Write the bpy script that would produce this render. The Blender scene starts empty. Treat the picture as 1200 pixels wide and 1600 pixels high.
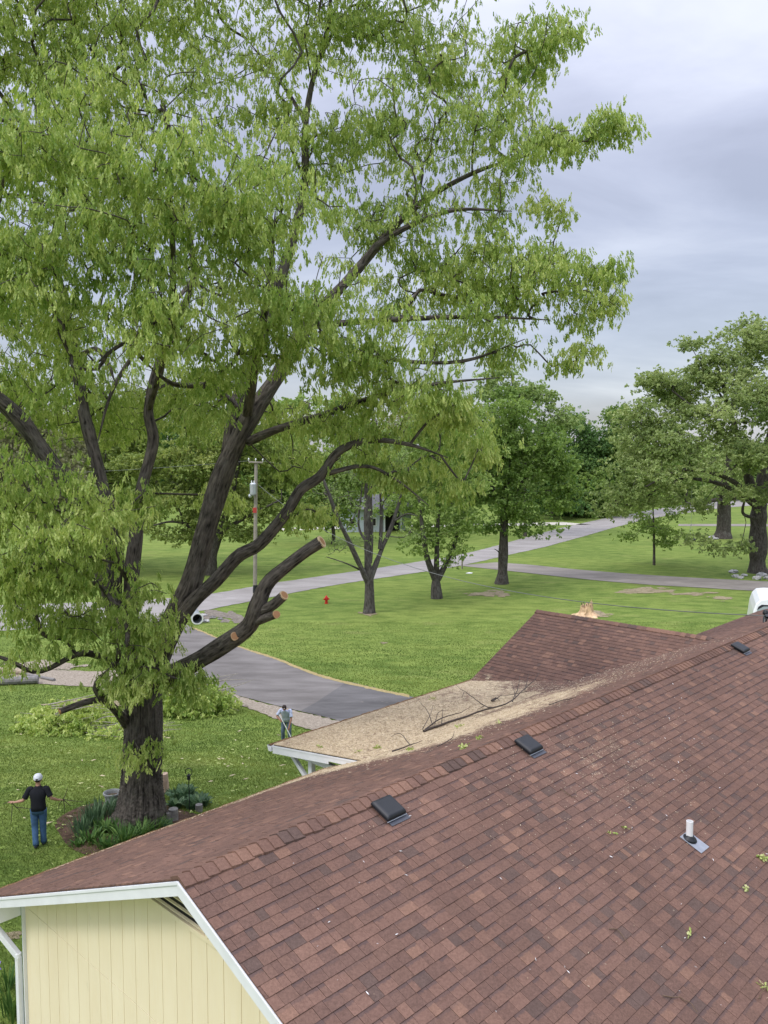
import bpy, math, random
import numpy as np
from mathutils import Vector, Matrix
rng = np.random.default_rng(7); random.seed(7)
sc = bpy.context.scene
col = sc.collection
PI = math.pi
# ------------------------------------------------------------------ camera
F, PITCH, CAMZ = 1309.6, math.radians(4.372), 13.0
cd = bpy.data.cameras.new("camera"); cam = bpy.data.objects.new("camera", cd); col.objects.link(cam)
cd.sensor_fit = 'VERTICAL'; cd.sensor_height = 32; cd.lens = F/1600*32
cd.clip_start = .1; cd.clip_end = 5000
cam.location = (0, 0, CAMZ); cam.rotation_euler = (PI/2-PITCH, 0, 0)
sc.camera = cam
sc.render.resolution_x = 768; sc.render.resolution_y = 1024
sc.view_settings.view_transform = 'Standard'; sc.view_settings.look = 'None'
sc.view_settings.exposure = 0.0; sc.view_settings.gamma = 1
sc.render.engine = 'CYCLES'
sc.cycles.max_bounces = 6; sc.cycles.diffuse_bounces = 3; sc.cycles.transmission_bounces = 3
# ------------------------------------------------------------------ world
SUN_EL, SUN_AZ = math.radians(52), math.radians(235)     # azimuth measured from +Y clockwise (behind left)
world = bpy.data.worlds.new("World"); sc.world = world; world.use_nodes = True
nt = world.node_tree; nt.nodes.clear()
def wn(t, **k):
    n = nt.nodes.new(t)
    for a, b in k.items(): setattr(n, a, b)
    return n
def wmath(op, a, b=None):
    n = wn('ShaderNodeMath', operation=op)
    for i, v in enumerate((a, b)):
        if v is None: continue
        if hasattr(v, 'links'): nt.links.new(v, n.inputs[i])
        else: n.inputs[i].default_value = v
    return n.outputs[0]
wo = wn('ShaderNodeOutputWorld'); bg = wn('ShaderNodeBackground')
sky = wn('ShaderNodeTexSky', sky_type='NISHITA', sun_disc=False, sun_elevation=SUN_EL, sun_rotation=SUN_AZ)
bg2 = wn('ShaderNodeBackground'); nt.links.new(sky.outputs[0], bg2.inputs[0]); bg2.inputs[1].default_value = .05
tc = wn('ShaderNodeTexCoord'); sp = wn('ShaderNodeSeparateXYZ'); nt.links.new(tc.outputs['Generated'], sp.inputs[0])
zz = wmath('MAXIMUM', sp.outputs[2], 0.0)
den = wmath('ADD', zz, .26)
cb = wn('ShaderNodeCombineXYZ')
nt.links.new(wmath('DIVIDE', sp.outputs[0], den), cb.inputs[0]); nt.links.new(wmath('DIVIDE', sp.outputs[1], den), cb.inputs[1])
mp = wn('ShaderNodeMapping'); nt.links.new(cb.outputs[0], mp.inputs[0])
mp.inputs['Rotation'].default_value = (0, 0, math.radians(-14)); mp.inputs['Scale'].default_value = (.8, 1.5, 1); mp.inputs['Location'].default_value = (5.3, 1.9, 0)
n1 = wn('ShaderNodeTexNoise'); n1.inputs['Scale'].default_value = 1.5; n1.inputs['Detail'].default_value = 8; n1.inputs['Roughness'].default_value = .52
n1.inputs['Distortion'].default_value = .35
nt.links.new(mp.outputs[0], n1.inputs['Vector'])
cr = wn('ShaderNodeValToRGB'); nt.links.new(n1.outputs[0], cr.inputs[0])
e = cr.color_ramp.elements; e[0].position = .38; e[0].color = (.37, .375, .455, 1); e[1].position = .68; e[1].color = (.63, .64, .725, 1)
m = e.new(.5); m.color = (.46, .47, .565, 1)
# overcast: the zenith is brighter than the horizon
up = wmath('ADD', wmath('MULTIPLY', wmath('POWER', zz, 2.4), 4.9), .80)
vm = wn('ShaderNodeVectorMath', operation='SCALE'); nt.links.new(cr.outputs[0], vm.inputs[0]); nt.links.new(up, vm.inputs['Scale'])
nt.links.new(vm.outputs[0], bg.inputs[0]); bg.inputs[1].default_value = 1.0
ad = wn('ShaderNodeAddShader'); nt.links.new(bg.outputs[0], ad.inputs[0]); nt.links.new(bg2.outputs[0], ad.inputs[1])
nt.links.new(ad.outputs[0], wo.inputs[0])
sl = bpy.data.lights.new("sun", 'SUN'); sl.energy = 1.5; sl.angle = math.radians(14); sl.color = (1, .96, .9)
sun = bpy.data.objects.new("sun", sl); col.objects.link(sun)
sdir = Vector((math.sin(SUN_AZ)*math.cos(SUN_EL), math.cos(SUN_AZ)*math.cos(SUN_EL), math.sin(SUN_EL)))
sun.rotation_euler = sdir.to_track_quat('Z', 'Y').to_euler()
# ------------------------------------------------------------------ pixel -> world helpers (pixels of the 1200x1600 photograph)
fw = np.array([0, math.cos(PITCH), -math.sin(PITCH)]); ri = np.array([1., 0, 0]); upv = np.array([0, math.sin(PITCH), math.cos(PITCH)])
O = np.array([0, 0, CAMZ])
GY = [-200, 0, 16, 19, 23, 27, 31, 35, 40, 48, 60, 75, 3000]; GZ = [3.7, 3.7, 3.68, 3.52, 3.1, 2.45, 1.68, 1.08, .62, .25, .03, 0, 0]
def G(y): return np.interp(y, GY, GZ)
def ray(px, py): return fw*F+ri*(px-600)+upv*(800-py)
def at(px, py, depth):                     # point on that sight line at distance depth along y
    d = ray(px, py); return O+d*(depth/d[1])
def gp(px, py, dz=0):                      # point of the ground
    d = ray(px, py); ts = np.linspace(5, 600, 6000); h = CAMZ+d[2]/d[1]*ts-G(ts)
    i = int(np.argmax(h < 0)); 
    if h[i] >= 0: i = len(ts)-1
    a, b = ts[i-1], ts[i]; t = a+(b-a)*h[i-1]/(h[i-1]-h[i])
    p = O+d*(t/d[1]); p[2] = G(p[1])+dz; return p
def pxm(depth): return F/depth
# ------------------------------------------------------------------ object helpers
def tag(o, label=None, cat=None, group=None, kind=None):
    if label: o['label'] = label
    if cat: o['category'] = cat
    if group: o['group'] = group
    if kind: o['kind'] = kind
    return o
def empty(name, loc=(0, 0, 0), rz=0, label=None, cat=None, group=None):
    o = bpy.data.objects.new(name, None); o.empty_display_size = .2; col.objects.link(o)
    o.location = Vector(loc); o.rotation_euler = (0, 0, rz); tag(o, label, cat, group); return o
def npmesh(name, V, Fc, mat, parent=None, attrs=None, smooth=False, local=None):
    V = np.asarray(V, np.float32)
    if parent is not None and local is None:          # world coordinates given: bring into the parent's frame
        M = np.array(pworld(parent).inverted()); V = V@M[:3, :3].T+M[:3, 3]
    me = bpy.data.meshes.new(name)
    if isinstance(Fc, np.ndarray):
        k = Fc.shape[1]; n = len(Fc)
        me.vertices.add(len(V)); me.vertices.foreach_set('co', V.astype(np.float32).ravel())
        me.loops.add(n*k); me.loops.foreach_set('vertex_index', Fc.astype(np.int32).ravel())
        me.polygons.add(n); me.polygons.foreach_set('loop_start', np.arange(0, n*k, k, dtype=np.int32))
        me.update(calc_edges=True)
    else:
        me.from_pydata([tuple(map(float, v)) for v in V], [], Fc); me.update()
    me.polygons.foreach_set('use_smooth', np.full(len(me.polygons), bool(smooth)))
    for a, v in (attrs or {}).items():
        v = np.asarray(v, np.float32)
        if v.ndim == 1: me.attributes.new(a, 'FLOAT', 'POINT').data.foreach_set('value', v)
        else: me.attributes.new(a, 'FLOAT_VECTOR', 'POINT').data.foreach_set('vector', v.ravel())
    me.materials.append(mat)
    o = bpy.data.objects.new(name, me); col.objects.link(o)
    if parent is not None: o.parent = parent
    return o
def pworld(o):
    M = Matrix.Translation(o.location) @ o.rotation_euler.to_matrix().to_4x4()
    return pworld(o.parent) @ M if o.parent else M
class MB:                                           # collects simple solids into one mesh
    def __init__(s): s.v = []; s.f = []
    def add(s, V, Fc):
        b = len(s.v); s.v += [tuple(map(float, p)) for p in V]; s.f += [tuple(i+b for i in f) for f in Fc]
    def box(s, x0, x1, y0, y1, z0, z1):
        s.add([(x0,y0,z0),(x1,y0,z0),(x1,y1,z0),(x0,y1,z0),(x0,y0,z1),(x1,y0,z1),(x1,y1,z1),(x0,y1,z1)],
              [(0,3,2,1),(4,5,6,7),(0,1,5,4),(1,2,6,5),(2,3,7,6),(3,0,4,7)])
    def prism(s, poly, x0, x1):                     # polygon in (y,z) swept along x
        n = len(poly)
        s.add([(x0, y, z) for y, z in poly]+[(x1, y, z) for y, z in poly],
              [tuple(range(n)), tuple(range(2*n-1, n-1, -1))]+[(i, i+n, (i+1) % n+n, (i+1) % n) for i in range(n)])
    def beam(s, A, B, w, h=None, up=(0, 0, 1)):
        h = h or w; A = Vector(A); B = Vector(B); t = (B-A).normalized(); u = Vector(up)
        if abs(t.dot(u)) > .95: u = Vector((0, 1, 0))
        a = t.cross(u).normalized()*w/2; b = a.cross(t).normalized()*h/2
        P = [A-a-b, A+a-b, A+a+b, A-a+b, B-a-b, B+a-b, B+a+b, B-a+b]
        s.add(P, [(0,3,2,1),(4,5,6,7),(0,1,5,4),(1,2,6,5),(2,3,7,6),(3,0,4,7)])
    def tube(s, pts, r, n=8, cap=True, sx=1, sy=1):
        V, Q = sweep(np.array(pts, float), np.broadcast_to(np.array(r, float), (len(pts),)), n)
        Fc = [tuple(q) for q in Q]
        if cap: Fc += [tuple(range(n-1, -1, -1)), tuple(range(len(V)-n, len(V)))]
        s.add(V, Fc)
    def lathe(s, prof, c=(0, 0, 0), n=16, cap=True):
        V = []; Fc = []
        for r, z in prof:
            for i in range(n): V.append((c[0]+r*math.cos(2*PI*i/n), c[1]+r*math.sin(2*PI*i/n), c[2]+z))
        for j in range(len(prof)-1):
            for i in range(n): Fc.append((j*n+i, j*n+(i+1) % n, (j+1)*n+(i+1) % n, (j+1)*n+i))
        if cap: Fc += [tuple(range(n-1, -1, -1)), tuple(range((len(prof)-1)*n, len(prof)*n))]
        s.add(V, Fc)
    def blob(s, c, r, n=10, jit=0):
        V = []; Fc = []; r = np.broadcast_to(np.array(r, float), (3,))
        for j in range(n+1):
            th = PI*j/n
            for i in range(2*n):
                ph = PI*i/n; V.append(np.array(c)+r*np.array([math.sin(th)*math.cos(ph), math.sin(th)*math.sin(ph), math.cos(th)])*(1+jit*math.sin(3*ph+c[0]*9+j)*math.sin(th)))
        m = 2*n
        for j in range(n):
            for i in range(m): Fc.append((j*m+i, (j+1)*m+i, (j+1)*m+(i+1) % m, j*m+(i+1) % m))
        s.add(V, Fc)
    def build(s, name, mat, parent=None, local=True, smooth=False, bevel=0, **kw):
        o = npmesh(name, np.array(s.v), s.f, mat, parent, local=local if parent is not None else None, smooth=smooth, **kw)
        if bevel:
            b = o.modifiers.new('bevel', 'BEVEL'); b.width = bevel; b.segments = 2; b.limit_method = 'ANGLE'
        return o
def sweep(P, R, k):
    n = len(P); T = np.gradient(P, axis=0); T /= np.linalg.norm(T, axis=1)[:, None]+1e-9
    m = np.abs(T.mean(0)); ref = np.eye(3)[int(np.argmin(m))]
    a = ref-T*(T@ref)[:, None]; a /= np.linalg.norm(a, axis=1)[:, None]+1e-9; b = np.cross(T, a)
    th = np.arange(k)*2*PI/k
    V = P[:, None]+R[:, None, None]*(np.cos(th)[None, :, None]*a[:, None]+np.sin(th)[None, :, None]*b[:, None])
    i = np.arange(n-1)[:, None]*k; j = np.arange(k)[None]; j2 = (j+1) % k
    Q = np.stack([i+j, i+j2, i+k+j2, i+k+j], -1).reshape(-1, 4)
    return V.reshape(-1, 3), Q
def smoothpath(P, sub=3):
    P = np.asarray(P, float); n = len(P)
    if n < 3: return P
    E = np.vstack([2*P[0]-P[1], P, 2*P[-1]-P[-2]]); out = []
    for i in range(n-1):
        p0, p1, p2, p3 = E[i:i+4]
        for t in np.arange(sub)/sub:
            out.append(.5*((2*p1)+(-p0+p2)*t+(2*p0-5*p1+4*p2-p3)*t*t+(-p0+3*p1-3*p2+p3)*t**3))
    out.append(P[-1]); return np.array(out)
# ------------------------------------------------------------------ material helpers
class MT:
    def __init__(s, name, rough=.9, spec=.3):
        s.m = bpy.data.materials.new(name); s.m.use_nodes = True; s.t = s.m.node_tree; s.b = s.t.nodes['Principled BSDF']
        s.b.inputs['Roughness'].default_value = rough; s.b.inputs['Specular IOR Level'].default_value = spec
    def n(s, t, **k):
        x = s.t.nodes.new(t)
        for a, b in k.items(): setattr(x, a, b)
        return x
    def put(s, v, i):
        if hasattr(v, 'links'): s.t.links.new(v, i)
        elif isinstance(v, tuple) and len(v) == 3 and i.type == 'RGBA': i.default_value = (*v, 1)
        else: i.default_value = v
    def co(s, kind='Object'): return s.n('ShaderNodeTexCoord').outputs[kind]
    def geo(s): return s.n('ShaderNodeNewGeometry').outputs['Position']
    def attr(s, a, out='Fac'): return s.n('ShaderNodeAttribute', attribute_name=a).outputs[out]
    def mapping(s, v, scale=(1, 1, 1), rot=(0, 0, 0), loc=(0, 0, 0)):
        x = s.n('ShaderNodeMapping'); s.put(v, x.inputs[0]); x.inputs['Scale'].default_value = scale; x.inputs['Rotation'].default_value = rot; x.inputs['Location'].default_value = loc
        return x.outputs[0]
    def noise(s, v, scale=5, detail=4, rough=.55, dist=0):
        x = s.n('ShaderNodeTexNoise'); s.put(v, x.inputs['Vector']); x.inputs['Scale'].default_value = scale
        x.inputs['Detail'].default_value = detail; x.inputs['Roughness'].default_value = rough; x.inputs['Distortion'].default_value = dist
        return x.outputs[0]
    def voro(s, v, scale=5, out='Distance', feature='F1'):
        x = s.n('ShaderNodeTexVoronoi', feature=feature); s.put(v, x.inputs['Vector']); x.inputs['Scale'].default_value = scale; return x.outputs[out]
    def ramp(s, f, stops, const=False):
        x = s.n('ShaderNodeValToRGB'); s.put(f, x.inputs[0]); cr = x.color_ramp
        if const: cr.interpolation = 'CONSTANT'
        for i, (p, c) in enumerate(stops):
            c = (c, c, c, 1) if not isinstance(c, tuple) else (*c[:3], 1)
            if i < 2: cr.elements[i].position = p; cr.elements[i].color = c
            else: q = cr.elements.new(p); q.color = c
        return x.outputs[0]
    def mix(s, f, a, b, mode='MIX'):
        x = s.n('ShaderNodeMix', data_type='RGBA', blend_type=mode); s.put(f, x.inputs[0]); s.put(a, x.inputs[6]); s.put(b, x.inputs[7]); return x.outputs[2]
    def math(s, op, a, b=None, clamp=False):
        x = s.n('ShaderNodeMath', operation=op); x.use_clamp = clamp; s.put(a, x.inputs[0])
        if b is not None: s.put(b, x.inputs[1])
        return x.outputs[0]
    def color(s, c): s.put(c, s.b.inputs['Base Color']); return s
    def bump(s, h, st=.5, d=.02):
        x = s.n('ShaderNodeBump'); s.put(h, x.inputs['Height']); x.inputs['Strength'].default_value = st; x.inputs['Distance'].default_value = d
        s.t.links.new(x.outputs[0], s.b.inputs['Normal']); return s
def plain(name, c, rough=.6, var=.12, scale=6, spec=.3, metal=0, bump=0):
    m = MT(name, rough, spec); v = m.noise(m.co(), scale, 5, .6)
    lo = tuple(x*(1-var) for x in c); hi = tuple(min(1, x*(1+var)) for x in c)
    m.color(m.ramp(v, [(.3, lo), (.7, hi)])); m.b.inputs['Metallic'].default_value = metal
    if bump: m.bump(m.noise(m.co(), scale*8, 3), bump, .01)
    return m.m
# ground
def mat_lawn():
    m = MT('lawn', .95, .1); p = m.geo()
    big = m.noise(m.mapping(p, (.05, .12, 1)), 1, 5, .6, .4)
    mid = m.noise(m.mapping(p, (.55, 1.1, 1), (0, 0, .25)), 1, 5, .62)
    fine = m.noise(m.mapping(p, (9, 9, 9)), 1, 4, .7)
    c = m.ramp(big, [(.32, (.078, .128, .024)), (.68, (.185, .225, .050)), (.5, (.122, .178, .034))])
    c = m.mix(.6, c, m.ramp(mid, [(.34, (.062, .105, .020)), (.66, (.20, .25, .062))]))
    dry = m.ramp(m.noise(m.mapping(p, (.22, .4, 1), (0, 0, 0), (7, 3, 0)), 1, 6, .65), [(.58, 0.), (.74, .55)])
    c = m.mix(dry, c, (.235, .225, .085))
    c = m.mix(.55, c, m.ramp(fine, [(.3, .32), (.7, .95)]), 'OVERLAY')
    m.color(c); m.bump(fine, .9, .05); return m.m
def mat_asphalt(name, a, b, crack=True):
    m = MT(name, .95, .08); p = m.geo()
    c = m.ramp(m.noise(m.mapping(p, (.25, .6, 1), (0, 0, .5)), 1, 6, .6, .3), [(.32, a), (.68, b)])
    c = m.mix(.35, c, m.ramp(m.noise(p, 45, 3, .8), [(.3, .25), (.7, .8)]), 'OVERLAY')
    if crack:
        k = m.voro(m.mapping(p, (.22, .22, .22)), 1, 'Distance', 'DISTANCE_TO_EDGE')
        w = m.math('ADD', k, m.math('MULTIPLY', m.math('SUBTRACT', m.noise(p, 1.6, 4), .5), .08))
        c = m.mix(m.ramp(w, [(.0, .5), (.012, 0.)]), c, tuple(x*.45 for x in a))
    m.color(c); m.bump(m.noise(p, 60, 2), .3, .01); return m.m
def mat_soil(name, a, b, sc_=3):
    m = MT(name, .95, .1); p = m.geo(); n_ = m.noise(p, sc_, 6, .7)
    c = m.ramp(n_, [(.3, a), (.7, b)]); c = m.mix(.7, c, m.ramp(m.noise(p, 22, 4, .8), [(.3, .2), (.7, .85)]), 'OVERLAY')
    m.color(c); m.bump(m.noise(p, 14, 5, .8), 1, .05); return m.m
def mat_leaf(name, stops, trans=.4, rough=.55):
    m = MT(name, rough, .25); c = m.ramp(m.attr('tint'), stops); m.color(c)
    tr = m.n('ShaderNodeBsdfTranslucent'); mx = m.n('ShaderNodeMixShader'); mx.inputs[0].default_value = trans
    hs = m.n('ShaderNodeHueSaturation'); hs.inputs['Hue'].default_value = .487; hs.inputs['Saturation'].default_value = 1.12; hs.inputs['Value'].default_value = 1.25
    m.t.links.new(c, hs.inputs['Color']); m.t.links.new(hs.outputs[0], tr.inputs[0])
    m.t.links.new(m.b.outputs[0], mx.inputs[1]); m.t.links.new(tr.outputs[0], mx.inputs[2])
    m.t.links.new(mx.outputs[0], m.t.nodes['Material Output'].inputs[0]); return m.m
def mat_bark(name, a, b, lich=(.20, .20, .17), fs=1.0):
    m = MT(name, .95, .15); v = m.attr('bk', 'Vector'); v = m.mapping(v, (13*fs, 13*fs, 2.2*fs))
    r = m.noise(v, 1.0, 5, .65, .5); r2 = m.voro(m.mapping(m.attr('bk', 'Vector'), (18*fs, 18*fs, 5*fs)), 1, 'Distance', 'F1')
    h = m.math('ADD', m.math('MULTIPLY', r, 1.2), m.math('MULTIPLY', r2, .28))
    c = m.ramp(h, [(.50, a), (.92, b)])
    l = m.ramp(m.noise(m.geo(), 2.2, 6, .7), [(.52, 0.), (.68, .55)]); c = m.mix(l, c, lich)
    m.color(c); m.bump(h, 1, .06*min(1, 1/fs)); return m.m
M_lawn = mat_lawn()
M_road = mat_asphalt('road_asphalt', (.235, .218, .20), (.335, .315, .295), False)
M_drive = mat_asphalt('driveway_asphalt', (.112, .103, .094), (.212, .197, .182), False)
M_tar = mat_asphalt('tar_patch', (.085, .082, .079), (.165, .158, .152), False)
M_drive2 = mat_asphalt('side_drive', (.19, .172, .15), (.29, .262, .23), False)
M_conc = mat_soil('pale_concrete', (.42, .39, .33), (.55, .52, .45), 2)
M_gravel = mat_soil('gravel', (.19, .155, .115), (.42, .365, .29), 9)
M_mulch = mat_soil('mulch', (.055, .035, .025), (.17, .11, .075), 5)
M_dirt = mat_soil('dirt', (.20, .165, .095), (.38, .32, .21), 4)
M_rub = mat_soil('rubble', (.11, .095, .075), (.30, .265, .22), 4)
M_dry = mat_soil('dry_edge', (.28, .22, .10), (.42, .34, .16), 6)
M_bark = mat_bark('oak_bark', (.020, .018, .015), (.155, .134, .112), (.17, .16, .135))
M_bark_far = mat_bark('far_bark', (.03, .026, .022), (.12, .105, .09), fs=.7)
M_bark_grey = mat_bark('grey_bark', (.035, .031, .027), (.125, .112, .10), fs=.8)
M_leaf = mat_leaf('oak_leaves', [(0, (.165, .285, .055)), (1, (.66, .72, .28)), (.5, (.375, .485, .13))], .44, .5)
M_grass = mat_leaf('grass_blades', [(0, (.055, .10, .018)), (1, (.27, .31, .075)), (.5, (.13, .19, .038))], .25)
M_oldlog = plain('old_log', (.34, .28, .20), .9, .3, 5)
M_wood = plain('cut_wood', (.62, .43, .24), .8, .2, 14)

# ------------------------------------------------------------------ ground, roads
ys = np.concatenate([np.arange(-30, 90, .5), np.geomspace(90, 2500, 40)]); xs = np.concatenate([-np.geomspace(2500, 100, 20), np.arange(-95, 96, 5), np.geomspace(100, 2500, 20)])
X, Y = np.meshgrid(xs, ys); V = np.stack([X, Y, G(Y)], -1).reshape(-1, 3); nx = len(xs)
i = np.arange(len(ys)-1)[:, None]*nx; j = np.arange(nx-1)[None]
ground = npmesh('ground', V, np.stack([i+j, i+j+1, i+nx+j+1, i+nx+j], -1).reshape(-1, 4), M_lawn); tag(ground, kind='structure')
POLYS = []
def resample(P, n):
    P = np.array(P, float); d = np.r_[0, np.cumsum(np.linalg.norm(np.diff(P, axis=0), axis=1))]; t = np.linspace(0, d[-1], n)
    return np.stack([np.interp(t, d, P[:, k]) for k in range(P.shape[1])], 1)
def strip(name, A, B, mat, dz, n=90, across=10, wob=0., keep=True, kind='structure'):
    A = smoothpath([gp(*p) for p in A], 6); B = smoothpath([gp(*p) for p in B], 6); A = resample(A, n); B = resample(B, n)
    if wob: A[:, :2] += np.cumsum(rng.normal(0, wob, (n, 2)), 0)*0+rng.normal(0, wob, (n, 2)); B[:, :2] += rng.normal(0, wob, (n, 2))
    t = np.linspace(0, 1, across)[None, :, None]; V = A[:, None]*(1-t)+B[:, None]*t; V[..., 2] = G(V[..., 1])+dz
    i = np.arange(n-1)[:, None]*across; j = np.arange(across-1)[None]
    o = npmesh(name, V.reshape(-1, 3), np.stack([i+j, i+j+1, i+across+j+1, i+across+j], -1).reshape(-1, 4), mat)
    if kind: tag(o, kind=kind)
    if keep: POLYS.append(np.vstack([A[:, :2], B[::-1, :2]]))
    return o
road_top = [(-400, 962), (-100, 950), (0, 946), (150, 941), (300, 932), (430, 911), (540, 895), (640, 880), (740, 862), (850, 832), (900, 820), (960, 807), (1010, 798), (1060, 790), (1120, 783), (1250, 776)]
road_bot = [(-400, 1012), (-100, 994), (0, 986), (150, 974), (300, 957), (400, 938), (520, 915), (640, 897), (720, 884), (800, 866), (850, 855), (920, 836), (965, 823), (1020, 810), (1070, 802), (1150, 792), (1280, 784)]
strip('road', road_top, road_bot, M_road, .03, 400, 10, .05)
strip('driveway', [(262, 960), (300, 981), (375, 1012), (430, 1030), (500, 1057), (570, 1075), (640, 1090), (780, 1112)], [(205, 972), (225, 1005), (285, 1052), (345, 1079), (400, 1095), (460, 1110), (540, 1130), (650, 1160)], M_drive, .036, 90)
strip('dry_edge', [(300, 980), (375, 1010.5), (430, 1028), (500, 1054.5), (570, 1072.5), (640, 1087)], [(300, 982), (375, 1013), (430, 1031), (500, 1058.5), (570, 1076), (640, 1091)], M_dry, .042, 120, 3, .03)
strip('side_road', [(775, 879), (830, 883), (900, 890), (1000, 898), (1100, 904), (1200, 909), (1450, 922)], [(715, 884), (800, 893), (900, 904), (1000, 913), (1100, 919), (1200, 925), (1450, 940)], M_drive2, .036, 90)
strip('gravel_strip', [(150, 1050), (230, 1045), (290, 1057), (345, 1080), (400, 1096), (460, 1111), (540, 1131), (650, 1161)], [(150, 1080), (230, 1072), (290, 1071), (345, 1090), (400, 1112), (455, 1132), (530, 1153), (640, 1188)], M_gravel, .034, 90, 8, .06)
strip('path', [(-300, 1050), (0, 1046), (150, 1050), (240, 1052)], [(-300, 1078), (0, 1068), (150, 1074), (240, 1070)], M_gravel, .030, 60, 6, .05)
strip('far_driveway', [(420, 826), (560, 822), (700, 820), (880, 816)], [(420, 830), (560, 826), (700, 823), (925, 820)], M_conc, .03, 50, 4)
strip('far_path', [(1060, 819), (1180, 819), (1300, 820)], [(1060, 822), (1180, 822.5), (1300, 823)], M_drive2, .03, 30, 4)
def patch(name, px, py, rx, ry, mat, dz=.02, n=40, jit=.35, parts=1):
    c = gp(px, py); a = gp(px+rx, py)-c; b = gp(px, py-ry)-c; Vs = []; Fc = []; off = 0
    for q in range(parts):
        ph = rng.random(8)*6; u, w = rng.normal(0, .42, 2) if parts > 1 else (0, 0); sz = rng.uniform(.10, .42) if parts > 1 else 1; cc = c+a*u+b*w; V = [cc]
        for i in range(n):
            t = 2*PI*i/n; r = 1+jit*sum(math.sin(k*t+ph[k])/k for k in range(2, 8)); V.append(cc+(a*math.cos(t)+b*math.sin(t))*r*sz)
        V = np.array(V); V = np.vstack([V, cc+(V[1:]-cc)*.5]); V[:, 2] = G(V[:, 1])+dz+q*.0011; Vs.append(V)
        Fc += [(off, off+n+1+i, off+n+1+(i+1) % n) for i in range(n)]+[(off+n+1+i, off+1+i, off+1+(i+1) % n, off+n+1+(i+1) % n) for i in range(n)]; off += 2*n+1
    tag(npmesh(name, np.vstack(Vs), Fc, mat), kind='structure')
for a in [(762, 927, 26, 4), (785, 928, 16, 2.5), (1010, 923, 45, 5), (1130, 935, 24, 3), (1085, 928, 30, 2.5), (930, 958, 22, 4), (576, 960, 14, 2.5), (600, 1005, 6, 1)]: patch('dirt_patch', *a, M_dirt, .012, 24, .5, 22)
patch('mulch_bed', 205, 1292, 128, 38, M_mulch, .02, 60, .12)
mc = gp(205, 1292); 
t = np.linspace(0, 2*PI, 30);
POLYS.append(np.stack([mc[0]+1.75*np.cos(t), mc[1]+1.15*np.sin(t)], 1))
patch('rubble_bank', 345, 963, 34, 10, M_rub, .015, 30, .4, 16)
patch('sawdust', 75, 1040, 60, 9, M_gravel, .016, 30, .4, 30); patch('sawdust', 160, 1100, 70, 10, M_dirt, .016, 30, .4, 30)
patch('dirt_patch', 20, 1462, 16, 6, M_dirt, .012, 30, .4)
strip('tar_patch', [(545, 1066), (590, 1077), (640, 1089), (760, 1111)], [(470, 1111), (540, 1129), (600, 1144), (660, 1161)], M_tar, .041, 40, 8, .05, False)
def inpoly(P, poly):
    x, y = P[:, 0], P[:, 1]; c = np.zeros(len(P), bool); x0, y0 = poly[-1]
    for x1, y1 in poly:
        k = ((y1 > y) != (y0 > y)) & (x < (x0-x1)*(y-y1)/(y0-y1+1e-12)+x1); c ^= k; x0, y0 = x1, y1
    return c
# ------------------------------------------------------------------ leaves & trees
T_OAK = np.array([[0, 0, 0], [.42, .36, -.03], [.13, .47, .02], [.5, .68, -.06], [0, 1, -.12], [-.5, .68, -.06], [-.13, .47, .02], [-.42, .36, -.03], [0, .5, .05]])
F_OAK = np.array([[8, 0, 1], [8, 1, 2], [8, 2, 3], [8, 3, 4], [8, 4, 5], [8, 5, 6], [8, 6, 7], [8, 7, 0]])
T_DIA = np.array([[0, 0, 0], [.5, .5, -.05], [0, 1, -.1], [-.5, .5, -.05], [0, .5, .06]]); F_DIA = np.array([[4, 0, 1], [4, 1, 2], [4, 2, 3], [4, 3, 0]])
T_BLD = np.array([[-.5, 0, 0], [.5, 0, 0], [0, 1, .25]]); F_BLD = np.array([[0, 1, 2]])
def unit(a): return a/(np.linalg.norm(a, axis=-1, keepdims=True)+1e-9)
def leaf_arrays(P, D, L, Wd, tint, T=T_DIA, Fc=F_DIA, N=None):
    n = len(P); D = unit(D); S = unit(np.cross(D, rng.normal(size=(n, 3)) if N is None else N)); U = np.cross(S, D)
    V = P[:, None]+T[None, :, 0, None]*(Wd[:, None, None]*S[:, None])+T[None, :, 1, None]*(L[:, None, None]*D[:, None])+T[None, :, 2, None]*(L[:, None, None]*U[:, None])
    Q = (np.arange(n)[:, None, None]*len(T)+Fc[None]).reshape(-1, 3)
    return V.reshape(-1, 3), Q, np.repeat(tint, len(T))
def foliage(name, P, D, L, Wd, tint, mat, parent, T=T_DIA, Fc=F_DIA, N=None):
    V, Q, t = leaf_arrays(P, D, L, Wd, tint, T, Fc, N); return npmesh(name, V, Q, mat, parent, {'tint': t})
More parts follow.
